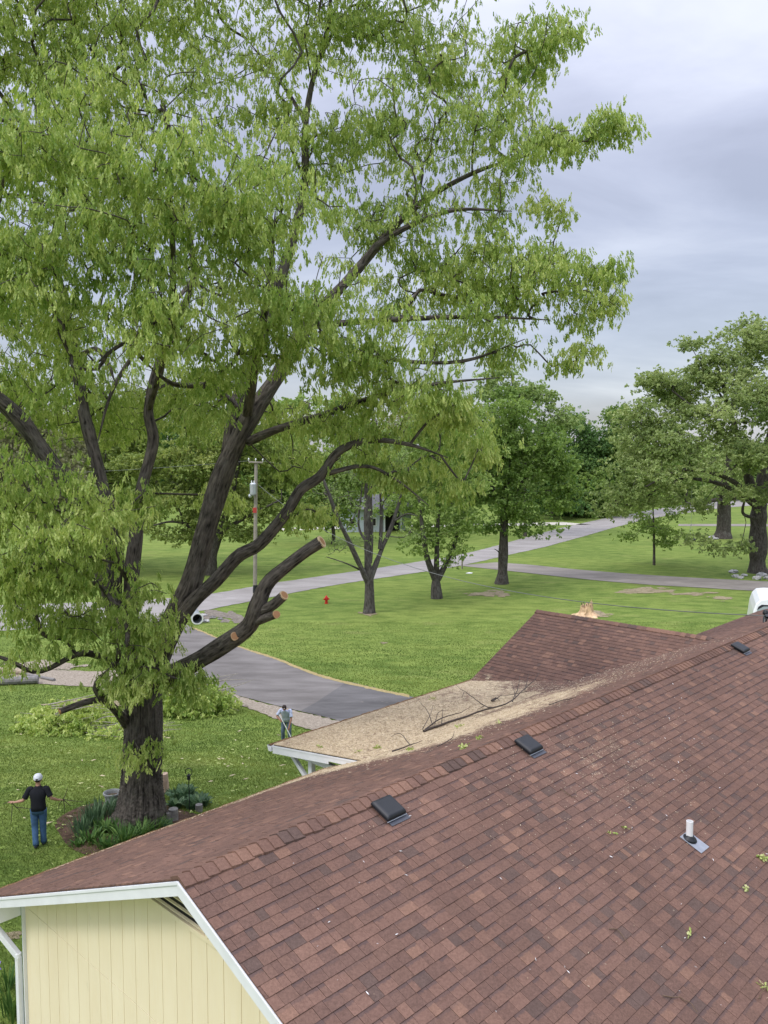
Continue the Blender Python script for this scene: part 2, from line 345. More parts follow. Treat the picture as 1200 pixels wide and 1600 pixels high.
def grow(guides, pts, bf=.45, jit=.12):
    """guides: list of (points, radii) polylines; pts: points the twigs must reach. Returns nodes, parent, fixed radius"""
    N = []; par = []; fr = []; pl = []
    for P, R in guides:
        base = -1; l0 = 0
        if N:
            d = np.linalg.norm(np.array(N)-P[0], axis=1); base = int(np.argmin(d)); l0 = pl[base]
        for k in range(len(P)):
            N.append(P[k]); par.append(base if k == 0 else len(N)-2); fr.append(R[k]); pl.append(l0+(0 if k == 0 else np.linalg.norm(P[k]-P[k-1]))); l0 = pl[-1]
    ng = len(N); N = np.array(N); pts = np.array(pts); m = len(pts)
    pen = np.array(pl)*bf
    D = np.full(m, 1e9); W = np.zeros(m, int)
    d = np.linalg.norm(pts[:, None]-N[None], axis=2)
    small = np.array(fr) > .3; c = d+pen[None]*.35+np.where(small, 2.5, 0)[None]; W = c.argmin(1); D = c[np.arange(m), W]
    alive = np.ones(m, bool); allp = list(N); par = list(par); fr = list(fr); pl = list(pl)
    for _ in range(m):
        q = int(np.argmin(np.where(alive, D, 1e9))); alive[q] = False; w = int(W[q]); a = allp[w]; b = pts[q]; L = np.linalg.norm(b-a)
        k = max(1, int(L/1.1)); last = w
        for s in range(1, k+1):
            t_ = s/k; p = a*(1-t_)+b*t_
            if s < k: p = p+rng.normal(0, jit*min(L, 2.5)*.5, 3)+np.array([0, 0, .10*L*math.sin(PI*t_)])
            allp.append(p); par.append(last); fr.append(0); pl.append(pl[last]+L/k); last = len(allp)-1
            nd = np.linalg.norm(pts-p, axis=1)+pl[-1]*bf*.35; u = alive & (nd < D); D[u] = nd[u]; W[u] = last
    return np.array(allp), np.array(par), np.array(fr), ng
def skeleton_mesh(N, par, fr, ng, tip=.006, ex=2.35, rmax=.3):
    n = len(N); a = np.zeros(n); kids = [[] for _ in range(n)]
    for i in range(n):
        if par[i] >= 0: kids[par[i]].append(i)
    for i in range(n-1, -1, -1):
        if i < ng: continue
        if not kids[i]: a[i] = tip**ex
        if par[i] >= ng: a[par[i]] += a[i]
        if kids[i] == []: pass
    r = np.minimum(np.maximum(a, tip**ex)**(1/ex), rmax)
    Vs = []; Fs = []; B = []; off = 0
    done = np.zeros(n, bool)
    for i in range(ng, n):
        p = par[i]
        start = p < ng or (max((k for k in kids[p] if k >= ng), key=lambda k: r[k]) != i)
        if not start: continue
        ch = [p, i]; c = i
        while kids[c]:
            c = max(kids[c], key=lambda k: r[k]); ch.append(c)
        P = smoothpath(N[ch], 2); R = np.interp(np.linspace(0, 1, len(P)), np.linspace(0, 1, len(ch)), np.r_[r[i]*1.15, r[ch[1:]]])
        k = 4 if R[0] < .03 else (6 if R[0] < .09 else 9)
        V, Q = sweep(P, R, k); Vs.append(V); Fs.append(Q+off); off += len(V)
        th = np.tile(np.arange(k)*2*PI/k, len(P)); z = np.repeat(np.arange(len(P))*.4, k)+i*.37; rr = np.repeat(R, k)
        B.append(np.stack([rr*np.cos(th)+i*.1, rr*np.sin(th), z], 1))
    return Vs, Fs, B, r, kids
def limb_mesh(guides, k=20, knot=.06, step=.25, flare=None):
    Vs = []; Fs = []; B = []; off = 0
    for gi, (P, R) in enumerate(guides):
        L = np.linalg.norm(np.diff(P, axis=0), axis=1).sum(); n = max(6, int(L/step)); Pr = resample(np.c_[P, R], n); Rr = Pr[:, 3]; Pp = Pr[:, :3]
        Rr = Rr*(1+knot*np.interp(np.arange(n), np.arange(0, n+3, 3)[:len(np.arange(0, n+3, 3))], rng.normal(0, 1, len(np.arange(0, n+3, 3)))))
        kk = k if R[0] > .12 else 10
        V, Q = sweep(Pp, Rr, kk); th = np.arange(kk)*2*PI/kk
        off_ = V.reshape(n, kk, 3)-Pp[:, None]; lump = 1+.05*np.sin(3*th[None]+gi+np.arange(n)[:, None]*.15)+.03*np.sin(7*th[None]+np.arange(n)[:, None]*.3)
        V = (Pp[:, None]+off_*lump[..., None]).reshape(-1, 3)
        Vs.append(V); Fs.append(Q+off); off += len(V)
        z = np.repeat(np.linspace(0, L, n), kk)+gi*3.3; rr = np.repeat(Rr, kk); tt = np.tile(th, n)
        B.append(np.stack([rr*np.cos(tt)+gi, rr*np.sin(tt), z], 1))
    return Vs, Fs, B, off
def cluster_points(blobs, dens, clump=.42, per=9, zs=.8):
    """blobs: (centre xyz, radius xyz, weight)"""
    out = []; tint = []
    for c, r, w in blobs:
        c = np.array(c); r = np.array(r); m = max(2, int(dens*w*(r[0]*r[1]*r[2])**(2/3)/per))
        for _ in range(m):
            u = unit(rng.normal(size=3))*(rng.random()**.45); q = c+u*r*.9
            n = max(3, int(per*rng.uniform(.6, 1.4))); s = clump*rng.uniform(.7, 1.3)*min(r[0], 2.4)/2
            out.append(q+rng.normal(size=(n, 3))*np.array([s, s, s*.5])); tint += [rng.normal()]*n
    return np.vstack(out), np.array(tint)
def sprigs(P, tint, ns, nl, spread, L, droop, wratio=.45, tb=.5, tv=.16, rnd=.75, drop=0):
    n = len(P); C = np.repeat(P, ns, 0)+rng.normal(size=(n*ns, 3))*np.array([spread, spread, spread*.55]); tc_ = np.repeat(tint, ns)
    az = rng.random(len(C))*2*PI; hd = np.stack([np.cos(az), np.sin(az), rng.uniform(-.5, .3, len(C))], 1)
    Q = np.repeat(C, nl, 0); H = np.repeat(hd, nl, 0); tt = np.repeat(tc_, nl); m = len(Q)
    al = rng.random(m); Q = Q+H*(al*L*1.2)[:, None]+rng.normal(0, L*.12, (m, 3)); Q[:, 2] -= drop*rng.random(m)*L
    D = H*.55+unit(rng.normal(size=(m, 3)))*rnd+np.array([0, 0, -1])*droop; LL = L*rng.uniform(.6, 1.25, m)
    return Q, D, LL, LL*wratio*rng.uniform(.8, 1.2, m), np.clip(tb+tv*tt*.6+rng.normal(0, tv, m), 0, 1)
def make_tree(name, label, cat, base, guides, blobs, leafmat, bark, dens=14, L=.3, ns=4, nl=6, spread=.45, droop=.3, tb=.5, group=None, tip=.012, per=8, clump=.45, T=T_DIA, Fc=F_DIA, k=12, wr=.6, bare=None):
    root = empty(name, base, 0, label, cat, group)
    guides = [(smoothpath(np.array(P), 4), None, R) for P, R in guides]
    guides = [(P, np.interp(np.linspace(0, 1, len(P)), np.linspace(0, 1, len(R)), R)) for P, _, R in guides]
    pts, tn = cluster_points(blobs, dens, clump, per)
    N, par, fr, ng = grow([(P[::2] if len(P) > 8 else P, R[::2] if len(P) > 8 else R) for P, R in guides], pts if len(pts) else pts)
    Vs, Fs, B, r, kids = skeleton_mesh(N, par, fr, ng, tip)
    V1, F1, B1, off = limb_mesh(guides, k)
    V = np.vstack(V1+Vs); Fc_ = np.vstack(F1+[f+off for f in Fs]); Bk = np.vstack(B1+B)
    npmesh('trunk', V, Fc_, bark, root, {'bk': Bk}, smooth=True)
    if bare is None: Q, D, LL, Wd, tt = sprigs(pts, tn, ns, nl, spread, L, droop, wr, tb)
    else:
        kp = rng.random(len(pts)) < bare; Q, D, LL, Wd, tt = sprigs(pts[kp], tn[kp], ns, nl, spread, L, droop, wr, tb)
    foliage('crown', Q, D, LL, Wd, tt, leafmat, root, T, Fc)
    return root
# --- the great oak in front of the house
def pth(L): return np.array([at(*q[:3]) for q in L])
OB = gp(218, 1288)
oak = empty('oak_tree', OB, 0, 'huge old oak with furrowed grey trunk and sawn limbs, its crown filling the upper left', 'tree')
gd = []
def guide(L, R0, R1=None, sub=5):
    P = smoothpath(pth(L), sub); rr = np.array([q[3] for q in L], float); rr = rr*(1 if (rr.max() > .5 or rr[-1] > .06) else .9); rr[-1] = rr[-1] if rr[-1] > .06 else .010; gd.append((P, np.interp(np.linspace(0, 1, len(P)), np.linspace(0, 1, len(rr)), rr))); return gd[-1]
D0 = OB[1]
guide([(219, 1298, D0, .84), (220, 1270, D0, .63), (221, 1230, D0, .53), (223, 1180, D0, .49), (224, 1120, D0, .48), (222, 1060, D0+.1, .49), (222, 1025, D0+.1, .45)], 0)
guide([(236, 1060, D0, .36), (262, 985, D0-.1, .33), (296, 920, D0-.2, .30), (322, 830, D0-.2, .29), (352, 730, D0-.1, .29), (388, 655, D0, .25), (432, 590, D0+.3, .21), (480, 510, D0+.8, .2), (560, 420, D0+1.3, .14), (640, 330, D0+1.6, .10), (740, 270, D0+1.8, .06), (840, 240, D0+1.5, .035)], 0)
guide([(356, 720, D0-.1, .2), (366, 640, D0+.2, .17), (396, 560, D0+1, .14), (440, 430, D0+2, .15), (475, 300, D0+2.6, .12), (478, 190, D0+3, .10), (500, 90, D0+3, .07), (560, -10, D0+3, .05)], 0)
guide([(478, 190, D0+3, .07), (440, 130, D0+3.5, .05), (385, 60, D0+4, .04)], 0)
guide([(250, 1035, D0-.2, .25), (290, 955, D0-.6, .20), (338, 906, D0-.9, .175), (372, 868, D0-1.0, .18), (405, 850, D0-1.1, .155), (448, 800, D0-1.3, .15), (470, 765, D0-1.4, .135), (500, 745, D0-1.5, .13), (530, 705, D0-1.6, .11), (580, 688, D0-1.7, .08), (640, 695, D0-1.8, .05), (700, 715, D0-1.9, .03)], 0)
guide([(505, 742, D0-1.5, .07), (570, 728, D0-1.7, .05), (620, 750, D0-1.8, .035), (670, 790, D0-1.9, .02)], 0)
guide([(388, 690, D0, .13), (430, 672, D0-.6, .11), (500, 650, D0-1.2, .09), (580, 622, D0-1.8, .06), (680, 600, D0-2.2, .045), (780, 590, D0-2.2, .03)], 0)
CUT = guide([(245, 1065, D0-.3, .26), (300, 1037, D0-.9, .21), (345, 1010, D0-1.3, .20), (388, 980, D0-1.7, .20), (402, 948, D0-1.9, .20), (418, 912, D0-2.0, .165), (448, 885, D0-2.1, .14), (478, 862, D0-2.2, .132), (503, 846, D0-2.3, .135)], 0)
ST1 = guide([(404, 955, D0-1.9, .12), (425, 946, D0-2.1, .115), (444, 930, D0-2.3, .105)], 0)
ST2 = guide([(398, 972, D0-1.8, .11), (415, 966, D0-2.1, .10), (432, 960, D0-2.5, .085)], 0)
ST3 = guide([(362, 1000, D0-1.4, .10), (365, 997, D0-1.6, .10), (367, 994, D0-1.78, .095)], 0)
guide([(212, 1050, D0+.3, .28), (204, 980, D0+.6, .23), (205, 900, D0+.8, .215), (212, 840, D0+1, .20), (220, 770, D0+1.2, .175), (240, 690, D0+1.5, .17), (232, 640, D0+1.5, .14), (250, 560, D0+1.6, .11), (300, 440, D0+1.2, .08), (290, 330, D0+.6, .05), (270, 220, D0, .03)], 0)
guide([(205, 1055, D0+.2, .26), (182, 960, D0+.5, .20), (180, 880, D0+.8, .18), (168, 790, D0+1.2, .175), (148, 710, D0+1.5, .18), (130, 640, D0+1.8, .19), (118, 560, D0+2, .17), (100, 480, D0+2.2, .15), (85, 380, D0+2.5, .1), (100, 250, D0+2.8, .07), (60, 120, D0+3, .05)], 0)
guide([(190, 1000, D0+.3, .2), (150, 860, D0+.4, .19), (110, 770, D0+.5, .20), (70, 710, D0+.5, .22), (30, 655, D0+.4, .21), (-20, 610, D0+.2, .2), (-120, 520, D0, .15), (-240, 400, D0, .08)], 0)
guide([(118, 560, D0+2, .08), (150, 545, D0+1.4, .07), (170, 570, D0+1, .06), (180, 600, D0+.8, .04)], 0)
guide([(200, 1135, D0-.1, .13), (182, 1110, D0-.9, .12), (160, 1090, D0-1.4, .10), (150, 1070, D0-1.7, .09), (175, 1040, D0-1.8, .05)], 0)
ST4 = guide([(160, 1092, D0-1.4, .08), (130, 1098, D0-1.7, .075), (93, 1112, D0-2, .07)], 0)
guide([(185, 1040, D0-.2, .10), (130, 1020, D0-1.2, .08), (60, 1050, D0-1.6, .06), (10, 1030, D0-1.7, .05), (-60, 1010, D0-1.8, .03)], 0)
guide([(300, 440, D0+1.2, .06), (250, 500, D0-1, .06), (180, 600, D0-2, .05), (150, 700, D0-3, .04)], 0)
guide([(200, 900, D0+.6, .14), (160, 850, D0-1.2, .10), (110, 830, D0-2.4, .08), (60, 850, D0-3.2, .05)], 0)
guide([(232, 640, D0+1.5, .10), (265, 520, D0-1, .09), (270, 400, D0-3, .07), (262, 280, D0-4, .05), (230, 180, D0-4.5, .03)], 0)
guide([(372, 640, D0+.2, .12), (330, 605, D0-.8, .09), (270, 600, D0-2, .06), (220, 560, D0-3, .04)], 0)
guide([(385, 655, D0, .14), (400, 560, D0-1.5, .11), (420, 450, D0-2.5, .08), (430, 330, D0-3, .05)], 0)
guide([(480, 510, D0+.8, .10), (600, 500, D0+1, .08), (740, 495, D0+1, .06), (860, 500, D0+.8, .04)], 0)
guide([(480, 530, D0+.8, .08), (600, 560, D0+.6, .06), (720, 565, D0+.6, .05), (820, 530, D0+.6, .03)], 0)
guide([(560, 420, D0+1.3, .10), (600, 375, D0+1.2, .09), (700, 330, D0+1, .06), (800, 330, D0+1, .04)], 0)
guide([(-20, 610, D0+.2, .14), (-30, 450, D0-1, .12), (0, 300, D0-2.5, .08), (40, 180, D0-3.5, .05)], 0)
BL = [(60,200,16.5,120,1),(220,230,16,120,1),(330,330,16.5,110,1),(120,380,16.5,130,1),(250,470,16.5,120,1),(430,340,17.5,100,1),(450,470,17,95,1),(560,490,18,85,1),(60,540,17.5,90,.8),(330,560,18.5,80,.8),(-20,400,17,120,1),
 (40,770,17.5,85,1.2),(130,810,17,90,1.2),(40,890,18,75,1.1),(225,790,19,35,.5),(150,890,18.5,55,1),(-40,830,17.5,90,1),
 (600,575,18.5,80,1),(690,598,19,55,1),(540,600,19,60,.5),(730,640,19.3,40,.8),
 (235,1005,19,62,1.1),(170,990,19.2,60,1.1),(110,965,19.2,60,.8),(270,1060,19.3,45,1),(50,1010,19.3,50,.4),(200,1060,19,40,1),(310,1060,19.4,30,.7),(20,960,19,50,.6),(225,1165,20,28,.12),
 (100,60,22.5,140,.9),(300,50,24,120,.65),(500,60,24,110,.6),(640,50,24,100,.9),(800,110,23,75,.9),(865,60,22.5,48,1),(900,190,21.5,62,.7),(935,200,21.5,38,.8),(740,200,22.5,95,.85),(690,100,23,70,.9),(640,320,22.5,95,.8),(790,320,22.5,60,.7),(720,420,22.5,90,.85),(830,430,21.8,75,.9),(925,455,21.8,52,1),(620,440,24,90,.7),(540,260,24,100,.65),(880,545,21.8,40,.55),(800,560,21.8,55,.35),(700,520,21.8,60,.6),(0,300,24,120,.6),(150,600,24,80,.5),(300,650,24,70,.4),(430,660,22.5,60,.3),(470,720,21.5,50,.25),(560,690,20.5,70,.3),(650,660,20.5,60,.45),(710,690,20.3,48,.5),(625,745,19.6,42,.35),(700,765,19.5,30,.5),(340,770,23,25,.3),(470,800,20,25,.2),
 (100,250,24,130,.6),(250,330,24.5,120,.45),(380,450,24.5,110,.5),(200,130,21,120,.8),(400,160,22,90,.5),(400,230,20,70,.7),(600,180,22.5,90,.6),
 (440,560,18.6,60,.6),(400,500,18.4,60,.7),(330,640,18.5,40,.3),(60,930,18,70,.6),(130,900,18,60,.6),(210,930,19,40,.35),(250,960,19,40,.4),(185,1050,19,45,.5),(500,680,19.5,50,.25),(560,650,19.2,60,.4),(640,620,19.2,58,.5),(700,645,19.4,52,.55),(740,690,19.8,34,.6),(60,620,24,90,.8),(200,640,25,70,.8),(300,590,24,80,.8),(120,520,23.5,80,.7),(20,480,22,80,.8),(350,600,23,60,.6),(440,640,23,60,.3),(820,250,22,55,.8),(860,330,21.8,40,.8),(780,385,22,55,.8),(850,395,21.8,45,.8),(880,500,21.8,45,.7),(840,60,22.5,50,.7),(945,430,21.8,36,1),(955,480,21.8,30,.9),(955,185,21.5,26,.9),(760,500,21.5,60,.7),(600,730,20,50,.25),(-170,200,19,150,.8),(-170,500,20,150,.8),(-170,780,20.5,120,.8),(-60,60,21,130,.8),(100,-110,21,170,.7),(380,-130,22.5,180,.7),(630,-110,23,110,.8),(-200,960,20,90,.6)]
blobs = []
for px, py, d, r, w in BL:
    rm = r/pxm(d); blobs.append((at(px, py, d), (rm, rm*1.0, rm*.82), w))
pts, tn = cluster_points(blobs, 52, .56, 9)
gs = [(P[::2], R[::2]) for P, R in gd if len(P) > 6 and P is not CUT[0] and P is not ST1[0] and P is not ST4[0]]
N, par, fr, ng = grow(gs, pts)
Vs, Fs, B, r_, kids = skeleton_mesh(N, par, fr, ng, .0085, 2.3, .12)
V1, F1, B1, off = limb_mesh(gd[1:], 22, .05, .18)
# trunk: dense mesh with real bark furrows and root flare
Pt, Rt = gd[0]; n_, k_ = 170, 150; PR = resample(np.c_[Pt, Rt], n_); Vt, Qt = sweep(PR[:, :3], PR[:, 3], k_)
th = np.arange(k_)*2*PI/k_; hh = np.linspace(0, 1, n_)
fur = np.zeros((n_, k_)); 
for q in range(26):
    f_ = rng.integers(14, 42); fur += rng.normal()*np.sin(f_*th[None]+rng.uniform(0, 6)+rng.normal(0, 1.6)*np.sin(hh[:, None]*rng.uniform(5, 22)+rng.uniform(0, 6)))
fur = -np.abs(fur)/np.abs(fur).max()
flare = np.exp(-hh*9)[:, None]*(.22*np.maximum(0, np.sin(5*th+1))**2+.16*np.maximum(0, np.sin(3*th+2.5)))[None]
of = Vt.reshape(n_, k_, 3)-PR[:, None, :3]; Vt = PR[:, None, :3]+of*(1+flare+0.115*fur+.02*rng.normal(size=(n_, k_)))[..., None]
Bt = np.stack([np.tile(.55*np.cos(th), n_), np.tile(.55*np.sin(th), n_), np.repeat(hh*4.3, k_)], 1)
V = np.vstack([Vt.reshape(-1, 3)]+V1+Vs); o1 = n_*k_
npmesh('trunk', V, np.vstack([Qt]+[f+o1 for f in F1]+[f+o1+off for f in Fs]), M_bark, oak, {'bk': np.vstack([Bt]+B1+B)}, smooth=True)
Q, Dd, LL, Wd, tt = sprigs(pts, tn, 6, 10, .25, .145, 1.35, .31, .46, .19, .40, 1.0)
foliage('crown', Q, Dd, LL, Wd, tt, M_leaf, oak, T_OAK, F_OAK)
M_cut = MT('cut_face', .8, .2); _c = M_cut.co(); _w = M_cut.n('ShaderNodeTexWave', wave_type='RINGS', rings_direction='Z'); M_cut.put(_c, _w.inputs['Vector']); _w.inputs['Scale'].default_value = 14; _w.inputs['Distortion'].default_value = 2
_g = M_cut.n('ShaderNodeTexGradient', gradient_type='SPHERICAL'); M_cut.put(M_cut.mapping(_c, (6.5, 6.5, 6.5)), _g.inputs[0])
M_cut.color(M_cut.mix(.25, M_cut.ramp(_g.outputs[0], [(.25, (.70, .54, .33)), (.5, (.42, .23, .11))]), _w.outputs[0], 'MULTIPLY')); M_cut = M_cut.m
for P, R in (CUT, ST1, ST2, ST3, ST4):
    t_ = unit(P[-1]-P[-2]); c = P[-1]; R_ = R[-1]*1.04
    e_ = bpy.data.objects.new('cut_face', None)
    Mq = Vector(t_).to_track_quat('Z', 'Y').to_matrix().to_4x4(); mb = MB()
    ring = [(R_*(1+.05*math.sin(3*a+1))*math.cos(a), R_*(1+.05*math.sin(3*a+1))*math.sin(a)) for a in np.arange(24)*2*PI/24]
    mb.add([(x, y, -.02) for x, y in ring]+[(x, y, .012) for x, y in ring]+[(0, 0, .016)], [(i, (i+1) % 24, 24+(i+1) % 24, 24+i) for i in range(24)]+[(24+i, 24+(i+1) % 24, 48) for i in range(24)])
    o = mb.build('cut_face', M_cut, oak); o.location = Vector(c)-oak.location; o.rotation_euler = Mq.to_euler()
    bpy.data.objects.remove(e_)
# ------------------------------------------------------------------ house
A_ = math.radians(43.881); SL = .422; HP = np.array([-2.115, 8.345, CAMZ-4.435]); H = HP[2]-3.68
E1, X1, YB, S2, E2, XR, ZR, S3, XEND = 5.573, 7.194, 4.622, .133, 7.493, 17.906, -.744, .458, 29.0
house = empty('house', (HP[0], HP[1], 3.68), PI/2-A_, 'long low house with brown shingle roof and cream board gable wall, in the foreground', 'house')
MH = np.array(pworld(house))
def hw(X, Y, Z): return MH[:3, :3]@np.array([X, Y, Z])+MH[:3, 3]      # local -> world
def hray(px, py, axis, val):                                          # hit of a sight line with a local plane
    o = np.linalg.inv(MH)@np.r_[O, 1]; d = MH[:3, :3].T@ray(px, py); t = (val-o[axis])/d[axis]; return o[:3]+d*t
def hslope(px, py, front=True):
    o = (np.linalg.inv(MH)@np.r_[O, 1])[:3]; d = MH[:3, :3].T@ray(px, py); s = SL if front else -SL
    t = (H+s*o[1]-o[2])/(d[2]-s*d[1]); return o+d*t
def mat_shingle(name):
    m = MT(name, .95, .12); sh = m.attr('sh', 'Vector'); s_ = m.n('ShaderNodeSeparateXYZ'); m.put(sh, s_.inputs[0])
    rnd = s_.outputs[2]; fr = m.attr('fr')
    c = m.ramp(rnd, [(0, (.108, .073, .060)), (.09, (.150, .089, .068)), (.30, (.132, .080, .062)), (.50, (.163, .096, .072)), (.70, (.143, .086, .065)), (.88, (.200, .117, .083)), (.96, (.175, .103, .076))], True)
    uv = m.n('ShaderNodeCombineXYZ'); m.put(s_.outputs[0], uv.inputs[0]); m.put(s_.outputs[1], uv.inputs[1]); m.put(rnd, uv.inputs[2]); p = uv.outputs[0]
    c = m.mix(.5, c, m.ramp(m.noise(p, 30, 4, .8), [(.32, .30), (.68, .74)]), 'OVERLAY')
    gr = m.noise(p, 220, 2, .9); c = m.mix(.6, c, m.ramp(gr, [(.34, .22), (.66, .82)]), 'OVERLAY')
    c = m.mix(.5, c, m.ramp(m.noise(p, .55, 4, .6), [(.35, .40), (.65, .60)]), 'OVERLAY')
    # the darker granule band manufactured along the upper edge of each exposure
    bd = m.math('ADD', fr, m.math('MULTIPLY', m.math('SUBTRACT', m.noise(p, 22, 3, .7), .5), .45))
    hv = m.ramp(m.math('FRACT', m.math('MULTIPLY', rnd, 7.3)), [(.35, 0.), (.75, .95)])
    band = m.math('MULTIPLY', m.ramp(bd, [(.20, 1.), (.32, 0.)]), hv); c = m.mix(m.math('MULTIPLY', band, .6), c, (.075, .058, .058))
    # catkin litter: tan stain, its spread given per point of the roof
    pol = m.math('MULTIPLY', m.attr('pol'), m.ramp(m.noise(p, .9, 5, .65), [(.36, .52), (.56, 1.0)])); n1 = m.noise(p, 2.2, 6, .7); n2 = m.noise(p, 38, 4, .75)
    f = m.math('ADD', m.math('MULTIPLY', pol, 1.5), m.math('ADD', m.math('MULTIPLY', m.math('SUBTRACT', n1, .5), .8), m.math('SUBTRACT', m.math('MULTIPLY', n2, 1.9), 1.55)))
    f = m.ramp(f, [(-.0, 0.), (.34, 1.)])
    tan = m.ramp(m.noise(p, 24, 4, .8), [(.28, (.26, .195, .125)), (.5, (.53, .42, .27)), (.72, (.74, .62, .43))])
    gate = m.ramp(pol, [(.02, 0.), (.10, 1.)])
    tan = m.mix(.8, tan, m.ramp(n1, [(.35, .40), (.7, .62)]), 'OVERLAY')
    c = m.mix(m.math('MULTIPLY', f, gate), c, tan)
    m.color(c); m.bump(gr, .25, .002); return m.m
M_sh = mat_shingle('shingles')
M_white = plain('white_paint', (.80, .81, .82), .5, .05, 3, .4, bump=.05)
M_cream = MT('cream_siding', .7, .25); _p = M_cream.co(); _c = M_cream.ramp(M_cream.noise(M_cream.mapping(_p, (1, 1.5, .5)), 1, 5, .6), [(.3, (.83, .715, .485)), (.7, (.89, .785, .555))])
_s = M_cream.ramp(M_cream.noise(M_cream.mapping(_p, (1, 3, 1)), 2.3, 6, .75), [(.62, 0.), (.78, .28)]); _c = M_cream.mix(_s, _c, (.42, .38, .24))
_g = M_cream.noise(M_cream.mapping(_p, (60, 60, 2.5)), 1, 3, .6); M_cream.color(M_cream.mix(.12, _c, _g, 'OVERLAY')); M_cream.bump(_g, .25, .004); M_cream = M_cream.m
M_dark = plain('dark_void', (.03, .028, .026), .9, .2)
M_black = plain('black_plastic', (.013, .015, .018), .5, .15, 8, .45)
M_metal = plain('grey_metal', (.33, .35, .38), .45, .12, 10, .5, .6)
M_pvc = plain('white_pvc', (.82, .82, .80), .4, .03, 5, .5)
M_steel = plain('galvanised', (.50, .53, .56), .35, .12, 7, .5, .5)
def smooth(a, b, x): t = np.clip((x-a)/(b-a), 0, 1); return t*t*(3-2*t)
def shingle_roof(name, O_, u, v, nrm, u0, u1, vlen, pol=None, e=.143, parent=None, tab=(.08, .24), seed=1):
    """rows of shingle tabs; O_ corner, u along the courses, v down the slope (unit). u0,u1: functions of v"""
    r = np.random.default_rng(seed); Vs = []; Fs = []; SH = []; FR = []; off = 0
    O_, u, v, nrm = map(np.array, (O_, u, v, nrm)); nc = int(math.ceil(vlen/e))
    for k in range(nc):
        va, vb = k*e, min((k+1)*e, vlen); a, b = u0((va+vb)/2), u1((va+vb)/2)
        if b-a < .03: continue
        w = r.uniform(tab[0], tab[1], int((b-a)/tab[0])+3); x = a-r.uniform(0, .2)+np.cumsum(w); x = np.r_[a, x[(x > a+.02) & (x < b-.02)], b]; n = len(x)-1
        hi = r.random(n) < .5
        for q in range(1, n):
            if hi[q] and hi[q-1]: hi[q] = r.random() < .45
        hb = np.where(hi, .0108, .0080)+r.uniform(0, .0008, n); ht = np.where(hi, .0032, .0005)
        l, rr = x[:-1]+.0018, x[1:]-.0018; vj = vb+r.normal(0, .0012)+np.where(hi, .0015, 0)
        def pt(uu, vv, h): return O_+uu[:, None]*u+(np.zeros(n)+vv)[:, None]*v+(np.zeros(n)+h)[:, None]*nrm
        P = np.stack([pt(l, va-.004, ht), pt(rr, va-.004, ht), pt(rr, vj, hb), pt(l, vj, hb), pt(l, va-.004, -.012), pt(rr, va-.004, -.012), pt(rr, vj, -.012), pt(l, vj, -.012)], 1)
        fq = np.array([[0, 3, 2, 1], [3, 7, 6, 2], [0, 4, 7, 3], [1, 2, 6, 5]]); base = np.arange(n)[:, None, None]*8+off
        Vs.append(P.reshape(-1, 3)); Fs.append((base+fq[None]).reshape(-1, 4)); off += n*8
        rnd = r.random(n); rnd = np.where(hi, .3+.7*rnd, rnd*.82); uu = np.stack([l, rr, rr, l]*2, 1).ravel(); vv = np.tile([va, va, vb, vb]*2, n)
        SH.append(np.stack([uu, vv, np.repeat(rnd, 8)], 1)); FR.append(np.tile([0, 0, 1, 1]*2, n))
    V = np.vstack(Vs); SH = np.vstack(SH); P_ = pol(V) if pol else np.zeros(len(V))
    return npmesh(name, V, np.vstack(Fs), M_sh, parent, {'sh': SH, 'fr': np.concatenate(FR), 'pol': P_}, local=True)
cs = 1/math.sqrt(1+SL*SL)
def pol_front(V):
    c = hslope(950, 1190); a = hslope(700, 1180)
    d = np.exp(-(((V[:, 0]-c[0])/2.3)**2+((V[:, 1]-c[1])/1.1)**2)); d2 = .55*np.exp(-((V[:, 0]-7.3)/3.6)**2)*smooth(-3.6, -.3, V[:, 1])
    return np.clip(.30*d+.13*d2, 0, 1)
def pol_back(V):
    x, y = V[:, 0], V[:, 1]
    return (1-.72*smooth(9.5, 15, x))* np.clip(.95*smooth(1.0, 4.9, y+.16*(np.clip(x, 4, 16)-8)*1.0)*smooth(5.4, 7.6, x)*(1-.75*smooth(15.2, 18.5, x))+.38*smooth(5.0, 8.5, x)*smooth(.2, 2.4, y)+.8*smooth(5.1, 5.5, y)*smooth(2.5, 6.5, x), 0, 1)
nrmF = np.array([0, -SL*cs, cs]); nrmB = np.array([0, SL*cs, cs])
roofF = shingle_roof('front_roof', (0, 0, H), (1, 0, 0), (0, -cs, -SL*cs), nrmF, lambda v: -.02, lambda v: XEND, (E1+.02)/cs, pol_front, parent=house, seed=3)
roofB = shingle_roof('back_roof', (0, 0, H), (1, 0, 0), (0, cs, -SL*cs), nrmB, lambda v: -.02, lambda v: (X1 if v*cs > YB else XEND), (E1+.02)/cs, pol_back, parent=house, seed=4)
tag(roofF, 'brown shingle slope facing the camera'); tag(roofB, 'brown shingle slope falling away to the lawn')
c2 = 1/math.sqrt(1+S2*S2); ZB = H-SL*YB; ZE = ZB-S2*(E2-YB)
porch = shingle_roof('porch_roof', (X1, YB, ZB+.004), (1, 0, 0), (0, c2, -S2*c2), (0, S2*c2, c2), lambda v: 0, lambda v: 22-X1, (E2-YB)/c2, lambda V: np.clip(1.05-.62*smooth(11.5, 15.5, V[:, 0]+.25*(YB-V[:, 1]))+.08*np.sin(V[:, 0]*1.3+V[:, 1]*2), 0, 1.2), parent=house, seed=5)
tag(porch, 'low porch roof covered in tan oak catkins')
c3 = 1/math.sqrt(1+S3*S3); yj = -ZR/SL
wx = (H+ZR-ZE)/S3
